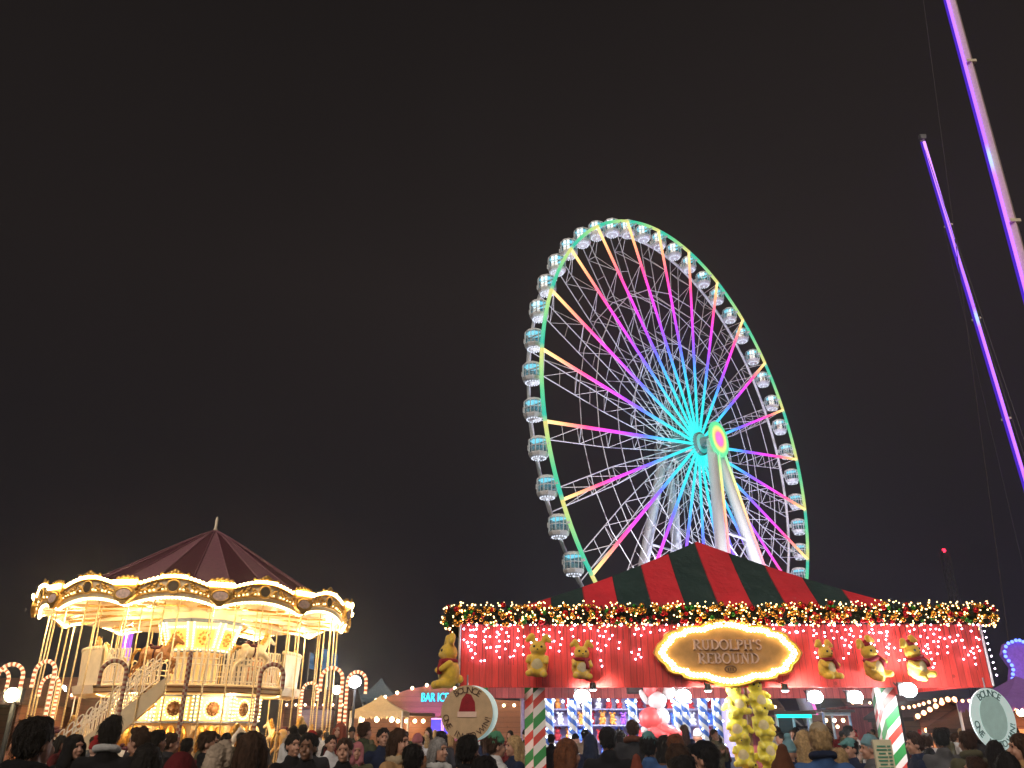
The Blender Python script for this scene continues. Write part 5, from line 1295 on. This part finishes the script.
P(296,727,9.2,35,'person with a dark hair bun and black puffer coat right of the carousel','black',1,'down','bun','black')
P(309,733,8.0,-5,'person in black facing us with dark hair, right of the hair bun','black',0,'hold','short','black',skin='skin_dark')
P(312,730,11,10,'person in a red bobble hat behind the dark haired person facing us','charcoal',0,'down',None,head='beanie',headc='red')
P(332,735,12.5,30,'person in a white patterned jacket among the crowd right of the carousel','white',0,'down','short','black')
P(345,738,8.8,0,'person in a black jacket facing us with a red lit face','black',0,'pocket','short','brown')
P(358,741,11.5,10,'person in a pink headscarf below the cream marquee','olive',0,'down',None,head='scarfhead',headc='pink')
P(340,722,16,-20,'person with a rust red hood near the right candy canes','maroon',0,'down',None,head='hood',headc='rust')
P(366,722,13,140,'tall person in a dark green coat standing before the marquee','green',0,'pocket','short','brown')
P(384,728,12,20,'person with a beard in a blue coat below the marquee valance','navy',0,'down','short','black')
P(401,728,8.6,60,'person in a tan coat with bobbed fair hair left of the round tan sign','tan',0,'pocket','wavy','brown',extra='muffler',extrac='cream')
P(414,744,6.8,180,'person with black hair and red collar, back turned, low below the bar letters','black',0,'down','short','black',extra='muffler',extrac='red')
P(418,733,13,170,'person in a pink woollen hat below the bar hall windows','brown',0,'down',None,head='beanie',headc='pink')
P(440,737,9,50,'person with a teal lit face in a black coat with a white stripe scarf','black',0,'pocket','wavy','grey',extra='muffler',extrac='white')
P(470,735,6.9,150,'person with a big dark head right below the round tan sign','black',0,'down','short','black',skin='skin_dark')
P(497,731,9.4,110,'person in a mint green beanie and white jacket left of the striped posts','white',0,'hold','short','brown',head='beanie',headc='green')
P(513,735,10.5,-70,'person with a pale face close to the left of the striped posts','navy',0,'hold','long','blond',phone='phone held up by the pale faced person left of the striped posts')
P(486,756,5.2,165,'person in black low at the bottom edge left of the striped posts','black',1,'down','short','black')
# --- beneath the stall
P(569,738,7.4,120,'person with long dark hair and a mustard yellow coat, right of the striped posts','yellow',0,'down','long','auburn')
P(607,727,8.8,180,'person in a black coat, back turned, broad and dark below the first floodlight','black',0,'down','short','black')
P(590,733,13.2,170,'person in a dark navy hood between the yellow coat and the broad black coat','navy',0,'down',None,head='hood',headc='navy')
P(632,720,12.8,178,'tall person in a grey coat with a brown fur collar, back turned at the stall','charcoal',0,'down','short','brown',extra='hooddown',extrac='brown')
P(619,729,13.5,170,'person with long dark hair left of the brown fur collar','black',0,'down','long','black')
P(648,731,8.8,160,'person in a teal grey woollen hat and blue coat under the white inflatable','blue',0,'pocket','short','black',head='beanie',headc='teal')
P(663,735,9.6,190,'person with black hair right of the teal grey hat','black',0,'down','long','black')
P(676,734,9.0,150,'person with auburn hair under the second floodlight','brown',0,'down','short','auburn')
P(676,744,6.0,185,'person with dark hair rimmed by light, in front of the auburn hair','olive',0,'down','short','brown')
P(681,757,4.6,180,'person whose dark head top is the lowest one at the bottom edge in the middle','black',0,'down','quiff','black')
P(702,739,6.4,-120,'person in a dark cap with a red lit face left of the yellow toy bunch','black',0,'down','short','black',head='cap',headc='black')
P(635,753,6.2,180,'person in a red pointed hood at the bottom edge below the stall','maroon',0,'down',None,head='pointed',headc='rust',wide=.8)
P(697,728,15.5,170,'person in a small white beanie far inside left of the yellow bunch','charcoal',0,'down',None,head='beanie',headc='white')
# --- right half
P(779,743,6.7,178,'person in a brown pointed hood just right of the yellow toy bunch, back turned','brown',0,'down',None,head='pointed',headc='brown')
P(787,733,9.5,160,'person in a pale blue bobble hat behind the brown pointed hood','navy',0,'down',None,head='pompom',headc='blue')
P(817,722,7.6,178,'tall person in a cream woollen hat and bright blue coat, back turned','blue',0,'pocket','short','blond',head='beanie',headc='cream',extra='collar',extrac='navy',wide=1.05)
P(803,730,10.5,150,'person with fair wavy hair left of the bright blue coat','navy',0,'down','wavy','blond')
P(838,748,9.6,185,'person in a whitish coat directly right of the bright blue coat','white',1,'down','short','blond')
P(848,737,10.8,-60,'person in a dark teal cap right of the bright blue coat','navy',0,'hold','short','black',head='cap',headc='teal')
P(867,734,9.6,-100,'person in a light blue beanie left of the price board','grey',0,'hold','short','grey',head='beanie',headc='blue')
P(912,732,10.6,-95,'person in a navy jacket in profile, looking left, right of the striped post','navy',0,'pocket','quiff','brown')
P(938,728,10.4,175,'person in a long grey coat with dark hair, back turned, below the chalets','grey',0,'down','short','black')
P(925,733,13,170,'person with dark hair between the navy jacket and the long grey coat','black',0,'down','short','brown')
P(964,731,10,-170,'person in an olive hooded coat left of the white round sign','olive',0,'hold','short','brown',extra='hooddown',extrac='olive')
P(992,740,9.4,180,'person in a bright red jacket under the white round sign','red',0,'down','long','black')
P(1016,733,8.2,-100,'person in a tan coat at the right picture edge, looking left','tan',0,'down','wavy','brown')
P(972,757,7.6,-140,'small person in brown low beside the red jacket','brown',0,'down','short','brown')
P(1004,752,7.2,170,'person with black hair low at the right corner beside the tan coat','black',0,'down','long','black')
# --- far crowd
rc = random.Random(21); used = []
kinds = [('black','short','black',None,None,'black coat with short dark hair'),('navy','long','brown',None,None,'navy coat with long brown hair'),('grey','short','brown',None,None,'grey coat with short brown hair'),('green',None,'black','beanie','black','green coat and black beanie'),
         ('olive','short','black',None,None,'olive coat with short dark hair'),('charcoal',None,'black','hood','black','charcoal coat with dark hood'),('maroon','long','black',None,None,'maroon coat with long dark hair'),('brown','wavy','blond',None,None,'brown coat with fair hair'),
         ('black',None,'black','pompom','red','black coat and red bobble hat'),('navy',None,'black','beanie','grey','navy coat and grey beanie'),('beige','short','black',None,None,'beige coat with short dark hair'),('white','short','brown',None,None,'white jacket with short brown hair')]
for x0, x1, n, D0, D1, where in ((285,540,36,16,32,'in the crowd before the bar hall'),(548,730,18,18.4,22.5,'in the crowd behind the striped stall'),(735,1024,60,18,40,'in the crowd towards the chalets'),(60,285,12,12.5,19,'in the crowd at the carousel foot')):
    for i in range(n):
        for _ in range(60):
            px = rc.uniform(x0, x1); D = rc.uniform(D0, D1); X = at(px, 729, D).x
            if all((X-a)**2+(D-b)**2 > .36 for a, b in used) and not (23.2 < D < 23.95 and .5 < X < 6): break
        used.append((X, D)); k = rc.choice(kinds); h = rc.uniform(1.54, 1.70 if 'carousel' in where else 1.80); yt = 729 - (h-1.7)*940/D
        P(px, yt, D, rc.choice([180,165,200,150,90,-90,20,-30]), 'far person in %s %s' % (k[5], where), k[0], 0, rc.choice(['down','pocket','hold']), k[1], k[2], k[3], k[4] or 'black', far=True, skin=rc.choice(['skin','skin_pale','skin_dark']))

# ------------------------------------------------------------------ thin volume, added to give the lamps a bloom
HZ = 0.0010
if HZ:
    hz = MB().box((0, 190, 40.5), (640, 500, 83)).build('bloom_haze', []); hz['kind'] = 'stuff'; hz.visible_shadow = True
    hm = bpy.data.materials.new('bloom_haze_volume'); hm.use_nodes = True; n_ = hm.node_tree
    for q in list(n_.nodes): n_.nodes.remove(q)
    pv = n_.nodes.new('ShaderNodeVolumePrincipled'); pv.inputs['Color'].default_value = (.85,.85,.9,1); pv.inputs['Density'].default_value = HZ; pv.inputs['Anisotropy'].default_value = .88
    ou = n_.nodes.new('ShaderNodeOutputMaterial'); n_.links.new(pv.outputs[0], ou.inputs['Volume']); hz.data.materials.append(hm)
